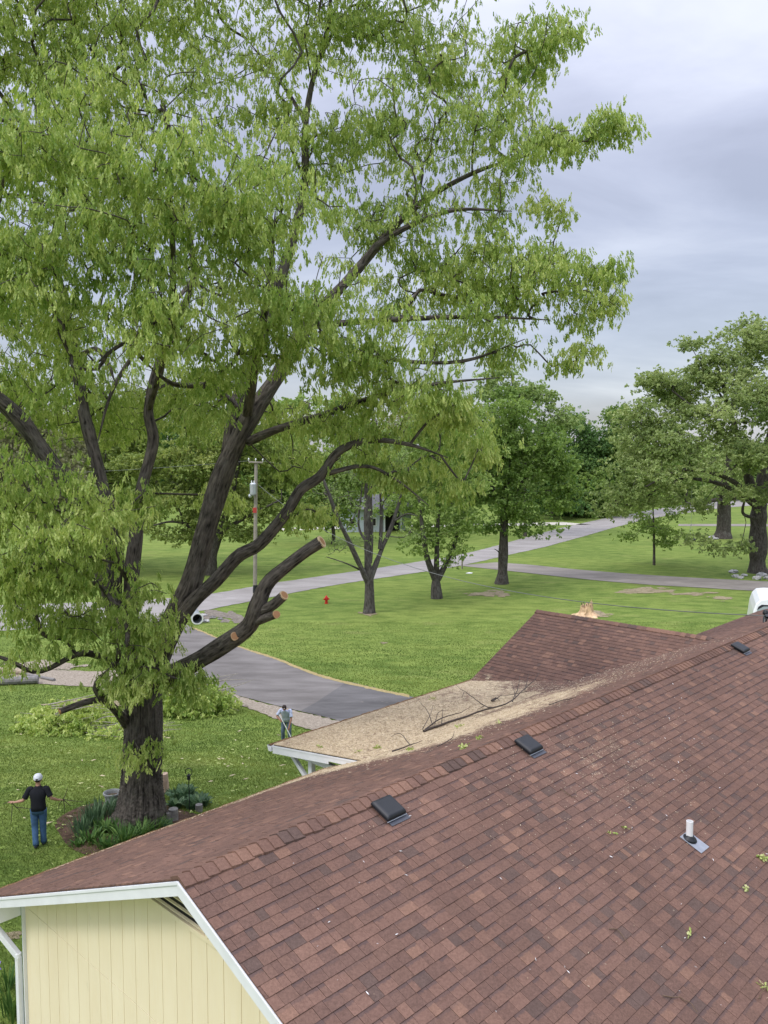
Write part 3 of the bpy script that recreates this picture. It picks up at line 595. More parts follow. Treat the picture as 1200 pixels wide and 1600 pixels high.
def g_end(v):      # how far towards the main ridge this course runs before the valley (a little beneath the main roof)
    z = ZR-v*S3*c3; yv = -z/SL
    if yv > YB: yv = max(yj, YB+((H+z)-ZB)/(-S2)) if S2 else YB
    return yv-.15
gab = shingle_roof('cross_gable_roof', (XR, 0, H+ZR), (0, -1, 0), (-c3, 0, -S3*c3), (-S3*c3, 0, c3), lambda v: -(E2+.0), lambda v: -max(yj-.1, g_end(v)-.25), wx/c3+.05, lambda V: .62*smooth(XR-wx+.75, XR-wx+.05, V[:, 0]+.10*np.sin(V[:, 1]*5)+.06*np.sin(V[:, 1]*13+1)), parent=house, seed=6)
gab2 = shingle_roof('cross_gable_roof', (XR, 0, H+ZR), (0, 1, 0), (c3, 0, -S3*c3), (S3*c3, 0, c3), lambda v: max(yj-.1, g_end(v)-.25), lambda v: E2, wx/c3+.05, parent=house, seed=8)
# decks under the shingles
mb = MB(); d_ = .016
mb.prism([(0, H-d_), (-E1, H-d_-SL*E1), (-E1, H-.06-SL*E1), (0, H-.06), (E1, H-.06-SL*E1), (E1, H-d_-SL*E1)], 0, X1-.001)
mb.prism([(0, H-d_), (-E1, H-d_-SL*E1), (-E1, H-.06-SL*E1), (0, H-.06), (YB, H-.06-SL*YB), (YB, H-d_-SL*YB)], X1, XEND)
mb.prism([(YB+.001, ZB-d_), (YB+.001, ZB-.07), (E2, ZE-.07), (E2, ZE-d_)], X1+.002, 22)
mb.build('roof_deck', M_dark, house)
mb = MB(); n_g = [(XR, H+ZR-d_), (XR-wx, ZE-d_), (XR-wx, ZE-.08), (XR, H+ZR-.08), (XR+wx, ZE-.08), (XR+wx, ZE-d_)]
mb.add([(x, yj-.1, z) for x, z in n_g]+[(x, E2-.003, z) for x, z in n_g], [tuple(range(6)), tuple(range(11, 5, -1))]+[(i, i+6, (i+1) % 6+6, (i+1) % 6) for i in range(6)])
mb.add([(XR-wx+.1, E2-.12, ZE-.05), (XR+wx-.1, E2-.12, ZE-.05), (XR, E2-.12, H+ZR-.1)], [(0, 1, 2)])
mb.build('cross_gable_deck', M_dark, house)
# ridge caps
def ridge_cap(name, P0, P1, side, s1, s2, w=.155, e=.145, seed=2):
    r = np.random.default_rng(seed); P0 = np.array(P0, float); P1 = np.array(P1, float); L = np.linalg.norm(P1-P0); t = (P1-P0)/L; side = np.array(side, float)
    Vs = []; Fs = []; SH = []; FR = []; off = 0; n = int(L/e); ca, cb = 1/math.sqrt(1+s1*s1), 1/math.sqrt(1+s2*s2)
    prev = .5
    for k in range(n):
        lo, hi = .012, .026+r.uniform(0, .004); a = P0+t*(k*e); b = P0+t*((k+1)*e+.012)
        w1 = w+r.normal(0, .006)
        prof = lambda h: [side*(w1*ca)+np.array([0, 0, -w1*ca*s1+h]), side*(w1*.35*ca)+np.array([0, 0, -w1*.33*ca*s1+h+.006]), np.array([0, 0, h+.006]), -side*(w1*.35*cb)+np.array([0, 0, -w1*.33*cb*s2+h+.006]), -side*(w1*cb)+np.array([0, 0, -w1*cb*s2+h])]
        A = [a+q for q in prof(hi)]; B_ = [b+q for q in prof(lo)]; C_ = [a+q-np.array([0, 0, hi+.01]) for q in prof(hi)]
        V = A+B_+C_; Fc = [(i, i+1, i+6, i+5) for i in range(4)]+[(i+1, i, i+10, i+11) for i in range(4)]
        V = V+[b+q-np.array([0, 0, .03]) for q in prof(lo)]; Fc += [(0, 5, 15, 10), (9, 4, 14, 19)]
        Vs.append(np.array(V)); Fs.append(np.array(Fc)+off); off += 20
        q = r.random(); q = prev if r.random() < .25 else (.87+.1*r.random() if q < .45 else (r.random()*.12 if q < .6 else .4+.3*r.random())); prev = q
        base = np.array([[k*e, w1, q], [k*e, w1*.4, q], [k*e, 0, q], [k*e, -.4*w1, q], [k*e, -w1, q]]); SH.append(np.vstack([base, base+[e, 0, 0], base, base+[e, 0, 0]])); FR.append(np.full(20, .8))
    SH = np.vstack(SH); SH[:, 2] = np.clip(SH[:, 2], 0, .999)
    return npmesh(name, np.vstack(Vs), np.vstack(Fs), M_sh, house, {'sh': SH, 'fr': np.concatenate(FR), 'pol': np.zeros(len(SH))}, local=True)
tag(ridge_cap('ridge_cap', (-.02, 0, H+.006), (XEND, 0, H+.006), (0, 1, 0), SL, SL), 'reddish cap shingles along the main ridge')
tag(ridge_cap('ridge_cap', (XR, E2+.01, H+ZR+.006), (XR, yj-.05, H+ZR+.006), (1, 0, 0), S3, S3, seed=9), 'cap shingles along the small cross gable ridge')
# fascia boards on the near gable
mb = MB()
for s in (1, -1):
    mb.prism([(0, H-.022), (s*E1, H-.022-SL*E1), (s*E1, H-.062-SL*E1), (0, H-.062)][::s], -.032, .004)
    mb.prism([(0, H-.063), (s*E1, H-.063-SL*E1), (s*E1, H-.185-SL*E1), (0, H-.185)][::s], -.020, .004)
mb.build('fascia', M_white, house, bevel=.003)
mb = MB()
for s in (1, -1): mb.prism([(0, H-.10), (s*E1, H-.10-SL*E1), (s*E1, H-.115-SL*E1), (0, H-.115)][::s], .006, .34)
mb.build('soffit', M_white, house)
# gable wall: grooved boards, horizontal joint, louvred vent
WY = 4.83; mb = MB(); wx0 = .35; zj = H-2.30; zt = lambda y: H-.118-SL*abs(y); VB = H-.80; bw = .305
edges = np.arange(-WY, WY+.01, bw)
for a in edges[:-1]:
    b = a+bw-.009; xo = rng.uniform(0, .0015)
    def vcut(y): return VB-.03 if abs(y) < 1.45 else 99
    za, zb = min(zt(a), vcut((a+b)/2)), min(zt(b), vcut((a+b)/2))
    mb.prism([(a, zj+.004), (b, zj+.004), (b, zb), (a, za)], wx0+xo, wx0+.02)
    mb.prism([(a, -3.4), (b, -3.4), (b, zj-.004), (a, zj-.004)], wx0+xo, wx0+.02)
    mb.prism([(b, -3.4), (b+.009, -3.4), (b+.009, min(zt(b), za)), (b, min(zt(b), za))], wx0+.009, wx0+.02)
mb.build('gable_wall', M_cream, house)
mb = MB(); mb.prism([(-WY, -3.4), (WY, -3.4), (WY, H-.13-SL*WY), (0, H-.13), (-WY, H-.13-SL*WY)], wx0+.03, wx0+.16)
mb.box(wx0+.17, XEND-.4, WY-.12, WY, -3.4, H-.14-SL*WY); mb.box(wx0+.17, XEND-.4, -WY, -WY+.12, -3.4, H-.14-SL*WY)
mb.prism([(-WY, -3.4), (WY, -3.4), (WY, H-.13-SL*WY), (0, H-.13), (-WY, H-.13-SL*WY)], XEND-.39, XEND-.3); mb.build('wall', M_cream, house)
for ya, yb in ((WY-.004, WY+.022), (-WY-.022, -WY)): mb = MB(); mb.box(wx0-.018, wx0+.06, ya, yb, -3.4, H-.16-SL*WY); mb.build('corner_board', M_white, house)
vent = None; mb = MB(); hwv = 1.30
mb.prism([(-hwv-.15, VB-.04), (hwv+.15, VB-.04), (hwv+.15, VB+.015), (-hwv-.15, VB+.015)], wx0-.03, wx0+.02)
for s in (1, -1): mb.beam((wx0-.01, s*(hwv+.1), VB+.02), (wx0-.01, 0, VB+.02+SL*(hwv+.1)), .04, .05)
mb.box(wx0-.034, wx0+.0, -.022, .022, VB+.012, H-.25)
vent = mb.build('gable_vent', M_cream, house, bevel=.002)
mb = MB(); z = VB+.045
while z < VB+.50:
    y = (VB+.58-z)/SL; mb.prism([(-y, z-.0), (y, z), (y, z+.010), (-y, z+.010)], wx0-.014, wx0+.012)
    b0 = len(mb.v)-8
    for q in range(b0, b0+4): v_ = mb.v[q]; mb.v[q] = (v_[0], v_[1], v_[2]-.008)
    z += .085
mb.build('slat', M_cream, vent)
mb = MB(); mb.prism([(-1.4, VB-.01), (1.4, VB-.01), (0, VB+.58)], wx0+.022, wx0+.028); mb.build('vent_screen', M_dark, vent)
# eave return, gutter, downspout
mb = MB(); ze = H-SL*E1
mb.prism([(WY+.03, H-.19-SL*WY), (E1-.01, H-.19-SL*E1), (E1-.01, ze-.26), (WY+.03, ze-.13)], .0, .33); mb.build('eave_return', M_white, house, bevel=.004)
def gutter(name, xa, xb, y, z):
    prof = [(0, 0), (0, -.12), (.07, -.125), (.10, -.09), (.115, -.03), (.13, -.01), (.13, 0), (.118, 0), (.105, -.03), (.09, -.08), (.065, -.112), (.01, -.108), (.01, 0)]
    mb = MB(); n = len(prof); P = [(y+a, z+b) for a, b in prof]
    mb.add([(xa, p, q) for p, q in P]+[(xb, p, q) for p, q in P], [(i, i+n, (i+1) % n+n, (i+1) % n) for i in range(n)])
    mb.prism([(y+a, z+b) for a, b in prof[:7]], xa-.004, xa); mb.prism([(y+a, z+b) for a, b in prof[:7]], xb, xb+.004)
    g = mb.build(name, M_white, house); m2 = MB(); n2 = int((xb-xa)/.12); xx = np.linspace(xa+.01, xb-.01, n2)
    m2.add([(q, y+.006, z+.006+rng.uniform(0, .03)) for q in xx]+[(q, y+.075, z+.012+rng.uniform(0, .035)) for q in xx]+[(q, y+.129, z+.001+rng.uniform(0, .014)) for q in xx], [(i+j*n2, i+1+j*n2, i+1+(j+1)*n2, i+(j+1)*n2) for i in range(n2-1) for j in (0, 1)]); m2.build('gutter_litter', M_glit, g); return g
M_glit = mat_soil('gutter_litter', (.13, .07, .035), (.30, .19, .10), 6)
gut = gutter('gutter', -.02, X1-.05, E1+.006, ze-.045)
mb = MB(); mb.box(.10, X1-.05, E1-.02, E1+.004, ze-.20, ze-.03); mb.build('fascia', M_white, house)
def downspout(path):
    mb = MB()
    for a, b in zip(path[:-1], path[1:]): mb.beam(a, b, .075, .10, up=(0, 1, 0) if abs(b[2]-a[2]) > .9*Vector(np.subtract(b, a)).length else (0, 0, 1))
    for q in path[1:-1]: mb.lathe([(.048, -.05), (.052, 0), (.048, .05)], q, 10)
    return mb.build('downspout', M_white, house, bevel=.008)
downspout([(.06, E1+.06, ze-.10), (.06, E1+.06, ze-.26), (.30, WY+.10, ze-.78), (.30, WY+.10, -3.3)])
# porch: fascia, gutter, post, brace, beam
mb = MB()
mb.prism([(YB-.2, ZB-.03+.2*S2), (E2, ZE-.03), (E2, ZE-.20), (5.6, ZE-.20+S2*(E2-5.6)), (5.6, ZE-.14+S2*(E2-5.6)), (YB-.2, ZB-.14)], X1-.028, X1-.002)
mb.prism([(YB-.2, ZB-.016+.2*S2), (E2, ZE-.016), (E2, ZE-.05), (YB-.2, ZB-.05+.2*S2)], X1-.040, X1-.029)
mb.box(X1, 22, E2+.002, E2+.024, ZE-.19, ZE-.02); mb.build('fascia', M_white, house)
gutter('gutter', X1-.06, 21.9, E2+.026, ZE-.035)
py_ = hray(487, 1188, 0, X1+.25)[1]
mb = MB(); mb.box(X1+.19, X1+.31, py_-.06, py_+.06, -3.2, ZE-.12); mb.build('post', M_white, house, bevel=.006)
mb = MB(); mb.beam((X1+.25, py_+.05, ZE-.72), (X1+.25, py_+.72, ZE-.18), .085); mb.build('brace', M_white, house, bevel=.005)
mb = MB(); mb.box(X1+.17, 21.9, py_-.07, py_+.07, ZE-.115, ZE-.08+S2*.5-.0); mb.box(X1+.2, X1+.3, YB, E2-.05, ZE-.20, ZE-.085); mb.build('beam', M_white, house)
for xq in (12.0, 17.0, 21.5):
    mb = MB(); mb.box(xq-.06, xq+.06, py_-.06, py_+.06, -3.2, ZE-.12); mb.build('post', M_white, house, bevel=.006)
# roof vents and plumbing pipe
def tilt(o, P, front=True, dz=0):
    o.location = P; o.rotation_euler = (math.atan(SL) if front else -math.atan(SL), 0, 0)
tilt_n = nrmF
M_fl = plain('dark_flashing', (.07, .075, .09), .5, .15, 10, .4)
def roof_vent(px, py, sc_=1.0):
    P = hslope(px, py); mb = MB(); w, d, h = .170*sc_, .165*sc_, .100
    mb.add([(-w, -d, .04), (w, -d, .04), (w, d, .04), (-w, d, .04), (-w, -d, h-.02), (w, -d, h-.02), (w, d, h-.02), (-w, d, h-.02),
            (-w+.03, -d+.03, h+.01), (w-.03, -d+.03, h+.01), (w-.03, d-.03, h+.01), (-w+.03, d-.03, h+.01)],
           [(0, 3, 2, 1), (0, 1, 5, 4), (1, 2, 6, 5), (2, 3, 7, 6), (3, 0, 4, 7), (4, 5, 9, 8), (5, 6, 10, 9), (6, 7, 11, 10), (7, 4, 8, 11), (8, 9, 10, 11)])
    o = mb.build('roof_vent', M_black, house, bevel=.014); tilt(o, P)
    mb = MB(); mb.box(-w+.035, w-.035, -d+.035, d-.035, .012, .04); mb.build('vent_neck', M_dark, o)
    mb = MB(); mb.box(-w+.03, w+.03, -d-.065, d-.06, .014, .018); mb.build('flashing', M_fl, o)
    mb = MB(); mb.tube([(-w-.004, -d-.004, .036), (w+.004, -d-.004, .036), (w+.004, d+.004, .036)], .006, 6); mb.build('rim', M_steel, o)
    return o
roof_vent(605, 1268); roof_vent(824, 1168); roof_vent(1155, 1015)
P = hslope(1077, 1312); mb = MB(); mb.tube([(0, 0, -.05), (0, 0, .27)], .047, 20, cap=False); mb.tube([(0, 0, .27), (0, 0, -.0)], .040, 20, cap=False)
mb.add([(r*math.cos(a), r*math.sin(a), .27) for r in (.047, .040) for a in np.arange(20)*2*PI/20], [(i, (i+1) % 20, 20+(i+1) % 20, 20+i) for i in range(20)])
pipe = mb.build('vent_pipe', M_pvc, house, smooth=False); pipe.location = P
mb = MB(); V0 = [(-.12, -.24, .016), (.14, -.24, .016), (.14, .10, .016), (-.12, .10, .016)]; mb.add([(x, y, z) for x, y, z in V0]+[(x, y, z+.003) for x, y, z in V0], [(4, 5, 6, 7), (0, 1, 5, 4), (1, 2, 6, 5), (2, 3, 7, 6), (3, 0, 4, 7)])
fl = mb.build('flashing', M_metal, pipe); fl.rotation_euler = (math.atan(SL), 0, 0)
mb = MB(); mb.lathe([(.105, .012), (.09, .035), (.058, .055), (.052, .07), (.049, .072)], n=20); o = mb.build('pipe_boot', M_black, pipe, smooth=True); o.rotation_euler = (math.atan(SL)*.6, 0, 0)
# service mast at the far end
mp_ = hslope(1194, 985, True); PM = hray(1196, 960, 1, 1.2)
zr_ = H-SL*1.2
mb = MB(); mb.tube([(PM[0], 1.2, zr_-.1), (PM[0], 1.2, PM[2])], .035, 12); mast = mb.build('service_mast', M_steel, house)
mb = MB(); mb.lathe([(.04, 0), (.07, .02), (.08, .08), (.05, .14), (.01, .16)], (PM[0], 1.2, PM[2]-.02), 12)
mb.beam((PM[0], 1.2, PM[2]+.03), (PM[0]-.14, 1.1, PM[2]-.06), .08); mb.build('weatherhead', M_black, mast)
mb = MB()
for q in range(7):
    a = q*.9; rr = .10+.035*(q % 3); c0 = Vector((PM[0]-.10, 1.1, PM[2]-.08)); pts_ = [c0+Vector((-rr*1.6*math.sin(t)*math.cos(a*.4), .3*rr*math.cos(t+a)+.1*math.sin(a), -rr*(1-math.cos(t))*1.1+.05*math.sin(a))) for t in np.linspace(0, 2*PI, 14)]
    mb.tube(pts_, .011, 6)
mb.build('cable_loops', M_black, mast)
# ------------------------------------------------------------------ debris on the roofs
M_twig = plain('dead_twig', (.075, .06, .05), .9, .3, 10)
M_sprig = mat_leaf('fallen_leaves', [(0, (.20, .30, .05)), (1, (.62, .62, .30)), (.5, (.38, .46, .13))], .2)
M_straw = mat_leaf('catkins', [(0, (.15, .10, .06)), (1, (.74, .64, .47)), (.5, (.48, .37, .235))], .1)
def porchpt(px, py):
    o = (np.linalg.inv(MH)@np.r_[O, 1])[:3]; d = MH[:3, :3].T@ray(px, py); t = (ZB+S2*YB-S2*o[1]-o[2])/(d[2]+S2*d[1]); p = o+d*t
    if p[1] < YB: p = hslope(px, py, False)
    return MH[:3, :3]@p+MH[:3, 3]
def surf(px, py):
    pb = hslope(px, py, True)
    return MH[:3, :3]@pb+MH[:3, 3] if pb[1] < 0 and py > 1378-.4395*(px-283)+2 else porchpt(px, py)
def stick(name, paths, label, group=None, mat=M_twig):
    c = surf(*paths[0][0][:2]); root = MB()
    for L in paths:
        P = np.array([surf(q[0], q[1])+np.array([0, 0, .03+(q[2] if len(q) > 2 else 0)]) for q in L]); P = smoothpath(P, 3); P += rng.normal(0, .006, P.shape)
        root.tube(P-c, np.linspace(L[0][3] if len(L[0]) > 3 else .014, .004, len(P)), 5)
    o = root.build(name, mat); o.location = c; tag(o, label, 'branch', group); return o
stick('dead_branch', [[(662, 1145, .02, .030), (700, 1132, .02), (745, 1118, .05), (790, 1108, .10), (812, 1095, .16), (835, 1076, .22), (843, 1066, .25)], [(800, 1104, .1, .014), (810, 1085, .2), (812, 1075, .3)], [(820, 1090, .15, .012), (826, 1070, .28)], [(806, 1100, .12, .01), (799, 1080, .25)], [(823, 1091, .15, .01), (790, 1092, .05), (760, 1091, .02)]], 'long dark dead branch on the tan porch roof, its tip by the cross gable')
stick('dead_branch', [[(665, 1143, .02, .018), (690, 1128, .06), (720, 1120, .08), (735, 1112, .1)], [(675, 1138, .05, .012), (668, 1122, .15), (655, 1110, .2)], [(690, 1138, .04, .012), (692, 1120, .18)], [(680, 1136, .05, .01), (685, 1128, .2), (700, 1124, .2)], [(660, 1144, .03, .01), (672, 1130, .16), (676, 1118, .22)]], 'tangled dead twig clump at the thick end of the long branch on the porch roof')
stick('dead_branch', [[(772, 1110, .03, .016), (757, 1108, .06), (740, 1098, .10), (724, 1088, .12), (713, 1080, .13)], [(757, 1108, .05, .01), (745, 1112, .03)], [(725, 1089, .1, .008), (722, 1094, .03)]], 'thin forked dead branch on the porch roof, upslope end nearest the lawn')
stick('dead_branch', [[(612, 1177, .02, .018), (640, 1168, .02), (660, 1160, .02)], [(640, 1168, .03, .01), (625, 1152, .06), (612, 1156, .04)]], 'short dead branch on the porch roof close to the white fascia')
stick('dead_branch', [[(684, 1170, .02, .010), (705, 1158, .02), (710, 1148, .03)]], 'small hooked twig on the roof below the ridge cap')
stick('dead_branch', [[(858, 1105, .02, .012), (880, 1098, .02), (900, 1094, .02)]], 'straight dark twig on the upper back slope near the cross gable')
stick('dead_branch', [[(768, 1098, .02, .03), (775, 1095, .04), (782, 1098, .02)], [(770, 1099, .02, .02), (785, 1090, .05)]], 'small dark lump of twigs on the porch roof beside the long branch')
for L_, lb in [([(1036, 1560), (1056, 1562), (1075, 1570), (1090, 1585)], 'pale curved stem on the front slope at the lower right'), ([(952, 1455), (965, 1456), (975, 1470), (982, 1480)], 'pale thin stem on the front slope left of the pipe'),
               ([(810, 1245), (815, 1235), (812, 1230)], 'small pale hooked catkin below the middle roof vent'), ([(875, 1235), (890, 1245), (900, 1250)], 'straight pale stem on the front slope under the speckled patch'), ([(1186, 1565), (1190, 1555), (1200, 1545)], 'pale leafy stem at the right edge of the front slope')]:
    stick('dry_stem', [[(x, y, .0, .006) for x, y in L_]], lb, None, M_straw)
def sprig(name, px, py, r, n, label, L=.085, fn=surf, up_=.03):
    c = fn(px, py); m = n; ang = rng.uniform(0, PI); tt_ = np.linspace(-1, 1, m); P = np.stack([tt_*r*.6*math.cos(ang), tt_*r*.6*math.sin(ang)*.6, np.zeros(m)], 1)+rng.normal(0, .01, (m, 3))+np.array([0, 0, up_]); D = unit(rng.normal(size=(m, 3))*np.array([1, 1, .35]))
    Vq, Q, t = leaf_arrays(P, D, np.full(m, L)*rng.uniform(.6, 1.2, m), np.full(m, L*.42), np.clip(rng.normal(.55, .22, m), 0, 1), T_OAK, F_OAK)
    o = npmesh(name, Vq, Q, M_sprig, None, {'tint': t}); o.location = c; tag(o, label, 'leaves', 'fallen oak sprigs on the roof'); return o
for px, py, r, n, lb in [(1190, 1343, .13, 26, 'pale green sprig on the front slope at the right edge'), (1167, 1391, .06, 8, 'small pale sprig below the one at the right edge'), (977, 1297, .05, 8, 'small green sprig left of the white vent pipe'), (953, 1304, .04, 6, 'faint green sprig left of the small green sprig'), (1077, 1460, .035, 4, 'single curled pale leaf below the vent pipe'), (1198, 1546, .06, 8, 'green sprig on a stem at the far lower right'),
                          (724, 1170, .24, 40, 'green sprig resting against the ridge cap by the middle vent'), (642, 1173, .16, 26, 'green sprig on the back slope at the foot of the short dead branch'), (590, 1170, .16, 24, 'green sprig on the porch roof near the white fascia'), (500, 1169, .2, 14, 'sparse green sprig near the porch roof corner'), (718, 1137, .18, 22, 'green sprig beside the long dead branch'), (677, 1094, .2, 14, 'green sprig on the porch roof close to the eave over the driveway'), (778, 1132, .1, 8, 'tiny green sprig between ridge and porch roof'), (765, 1042, .14, 8, 'green sprig on the cross gable slope'), (748, 1156, .12, 14, 'green sprig just above the ridge cap'), (560, 1176, .1, 10, 'tiny green sprig along the porch fascia')]:
    sprig('leaf_sprig', px, py, r, n, lb)
# catkin litter as real slivers
def litter(name, pts_w, nrm_, L, mat, lo, hi, label=None):
    m = len(pts_w); D = rng.normal(size=(m, 3)); D -= (D@nrm_)[:, None]*nrm_; D = unit(D); N_ = np.tile(nrm_, (m, 1))+rng.normal(0, .2, (m, 3))
    ll = L*rng.uniform(.4, 1.4, m); Vq, Q, t = leaf_arrays(pts_w+nrm_*.012, D, ll, ll*rng.uniform(.1, .3, m), rng.uniform(lo, hi, m), T_DIA, F_DIA, N_)
    return tag(npmesh(name, Vq, Q, mat, None, {'tint': t}), kind='stuff')
R3 = MH[:3, :3]
n = 26000; x = rng.uniform(X1, 19, n); y = rng.uniform(YB, E2, n); z = ZB-S2*(y-YB)+.01; k = rng.random(n) < 1-.85*smooth(11, 15, x)
litter('catkin_litter', np.stack([x, y, z], 1)[k]@R3.T+MH[:3, 3], R3@np.array([0, S2*c2, c2]), .05, M_straw, .15, 1)
n = 30000; x = rng.uniform(1, 17, n); y = rng.uniform(.2, E1, n); pz = pol_back(np.stack([x, y, y], 1)); k = (rng.random(n) < pz*.9) & ((x > X1) | (y < E1)) & ((x < X1) | (y < YB)); z = H-SL*y+.01
litter('catkin_litter', np.stack([x, y, z], 1)[k]@R3.T+MH[:3, 3], R3@nrmB, .045, M_straw, .1, .95)
n = 60000; x = rng.uniform(0, 16, n); y = -rng.uniform(.15, 4.8, n); pz = pol_front(np.stack([x, y, y], 1)); k = rng.random(n) < np.clip(pz*.6, .0015, 1); z = H+SL*y+.012
litter('catkin_litter', np.stack([x, y, z], 1)[k]@R3.T+MH[:3, 3], R3@nrmF, .026, M_straw, .45, 1)
n = 110; x = rng.uniform(0, 12, n); y = -rng.uniform(.1, 5, n)
litter('petal_litter', np.stack([x, y, H+SL*y+.014], 1)@R3.T+MH[:3, 3], R3@nrmF, .04, M_pvc, .9, 1)
n = 700; x = rng.uniform(1, X1, n); y = E1-rng.exponential(.05, n)
litter('catkin_litter', np.stack([x, y, H-SL*y+.014], 1)@R3.T+MH[:3, 3], R3@nrmB, .05, M_straw, .1, .7)
# ------------------------------------------------------------------ background trees
L_green = mat_leaf('green_leaves', [(0, (.08, .15, .035)), (1, (.36, .47, .15)), (.5, (.195, .30, .072))], .42)
L_dark = mat_leaf('dark_leaves', [(0, (.045, .10, .028)), (1, (.21, .33, .10)), (.5, (.105, .20, .055))], .35)
L_olive = mat_leaf('olive_leaves', [(0, (.12, .18, .04)), (1, (.46, .50, .17)), (.5, (.26, .34, .09))], .4)
L_pale = mat_leaf('pale_leaves', [(0, (.13, .20, .06)), (1, (.42, .50, .20)), (.5, (.24, .34, .11))], .35)
L_tan = mat_leaf('budding_twigs', [(0, (.13, .13, .07)), (1, (.40, .36, .24)), (.5, (.24, .25, .12))], .3)
L_oak2 = mat_leaf('young_oak_leaves', [(0, (.12, .185, .055)), (1, (.50, .56, .25)), (.5, (.29, .375, .13))], .42)
def tree_px(name, label, bx, by, limbs, bl, lm, bark=M_bark_far, depth=None, group=None, **kw):
    """limbs: lists of (px, py, ddepth, radius); bl: (px, py, rpx_x, rpx_y, weight, ddepth)"""
    b = gp(bx, by); d = b[1]
    if depth: b = at(bx, by, depth); d = depth; b[2] = G(d)
    gl = []
    for L_ in limbs:
        P = [at(q[0], q[1], d+q[2]) for q in L_]; gl.append((P, [q[3] for q in L_]))
    if limbs: gl[0][0][0] = b-np.array([0, 0, .15])
    else: gl = [([b-np.array([0, 0, .15]), b+np.array([0, 0, 2.5]), at(bl[0][0], bl[0][1], d+(bl[0][5] if len(bl[0]) > 5 else 0))], [.3, .22, .08])]
    B_ = []
    for q in bl:
        dd = q[5] if len(q) > 5 else 0; s = 1/pxm(d+dd); B_.append((at(q[0], q[1], d+dd), (q[2]*s, q[2]*s, q[3]*s), q[4]))
    return make_tree(name, label, 'tree', b, gl, B_, lm, bark, group=group, **kw)
tree_px('maple_tree', 'nearly bare grey maple with wide V trunk on the lawn near the hydrant', 576, 958,
    [[(576, 958, 0, .55), (577, 935, 0, .38), (577, 905, 0, .35), (574, 870, 0, .24), (573, 810, 0, .22), (572, 760, 0, .14), (568, 690, 0, .07)], [(576, 912, 0, .28), (562, 882, -.5, .21), (545, 845, -1, .18), (530, 815, -1.5, .15), (515, 775, -2, .14), (500, 735, -2, .06)],
     [(578, 905, 0, .26), (592, 870, .5, .18), (600, 850, .7, .16), (612, 822, 1, .16), (625, 780, 1.2, .12), (640, 735, 1.5, .05)], [(578, 880, 0, .2), (580, 830, .5, .18), (579, 770, .8, .13), (585, 700, 1, .06)], [(594, 858, .5, .16), (596, 800, 1, .13), (592, 740, 1, .07)], [(615, 815, 1, .09), (635, 803, .5, .06), (652, 806, 0, .03)], [(574, 850, 0, .12), (560, 820, .8, .09), (566, 760, 1, .05)], [(566, 892, 0, .08), (540, 880, -1, .05), (510, 870, -1.5, .03)]],
    [(570, 720, 70, 50, .8), (520, 760, 45, 40, .7), (625, 750, 45, 45, .7), (600, 690, 60, 40, .7), (510, 850, 35, 30, .5), (640, 830, 35, 35, .4), (560, 850, 40, 25, .3), (560, 790, 50, 35, .4), (610, 770, 35, 35, .5)], L_pale, M_bark_grey, dens=20, L=.17, ns=3, nl=4, spread=.4, tip=.014, bare=.85)
tree_px('lawn_tree', 'leafy green tree on three close stems, just right of the bare maple', 682, 935,
    [[(682, 935, 0, .55), (681, 915, 0, .42), (682, 895, 0, .25), (683, 850, 0, .20), (686, 780, 0, .14), (690, 720, 0, .08)], [(680, 905, 0, .30), (668, 875, -.5, .24), (662, 840, -1, .18), (655, 780, -1.5, .09)], [(684, 905, 0, .30), (700, 875, .5, .22), (712, 845, 1, .17), (725, 790, 1.5, .09)]],
    [(690, 700, 45, 40, 1), (660, 760, 42, 42, 1), (715, 755, 45, 45, 1), (690, 810, 55, 42, 1), (655, 835, 38, 32, .8), (700, 862, 40, 22, .5), (735, 820, 25, 30, .6), (640, 690, 35, 30, .7), (620, 780, 26, 30, .7), (660, 650, 45, 35, .9), (715, 650, 45, 35, .9)], L_green, M_bark_grey, dens=15, L=.25, ns=6, nl=7, spread=.5, tb=.7)
tree_px('roadside_tree', 'tall dense green tree with one straight dark trunk beside the road bend', 783, 912,
    [[(783, 912, 0, .68), (785, 895, 0, .47), (787, 850, 0, .42), (789, 790, 0, .34), (795, 720, 0, .2), (800, 650, 0, .10)], [(786, 872, 0, .08), (779, 862, -.5, .05), (773, 858, -1, .03)], [(789, 800, 0, .2), (765, 750, -1, .13), (750, 690, -1, .06)], [(789, 790, 0, .2), (825, 740, 1, .13), (850, 690, 1, .06)]],
    [(800, 655, 50, 42, 1), (765, 690, 42, 40, 1), (840, 690, 45, 42, 1), (800, 735, 65, 45, 1), (760, 760, 38, 38, 1), (845, 755, 42, 38, 1), (795, 795, 45, 32, 1), (825, 815, 40, 22, .8), (870, 730, 25, 30, .7), (757, 812, 22, 18, .6), (740, 720, 25, 30, .7), (800, 620, 40, 25, .7), (735, 780, 22, 24, .7), (868, 780, 24, 28, .7), (870, 690, 34, 34, .8), (735, 690, 34, 34, .8), (725, 745, 26, 30, .8), (880, 745, 26, 30, .8)], L_green, M_bark_far, dens=10, L=.33, ns=6, nl=7, spread=.6, tb=.5)
tree_px('poplar_tree', 'tall pale yellow-green tree rising behind the roadside tree', 820, 838, [],
    [(818, 620, 48, 32, 1), (778, 640, 38, 32, 1), (850, 650, 35, 35, .9), (800, 690, 50, 40, .9), (745, 650, 30, 30, .7), (840, 610, 30, 18, .5), (760, 610, 34, 22, .7), (790, 590, 34, 20, .7), (870, 665, 26, 26, .8), (830, 740, 50, 40, .8)], L_pale, M_bark_far, dens=5, L=.55, ns=5, nl=6, spread=.9, tip=.03)
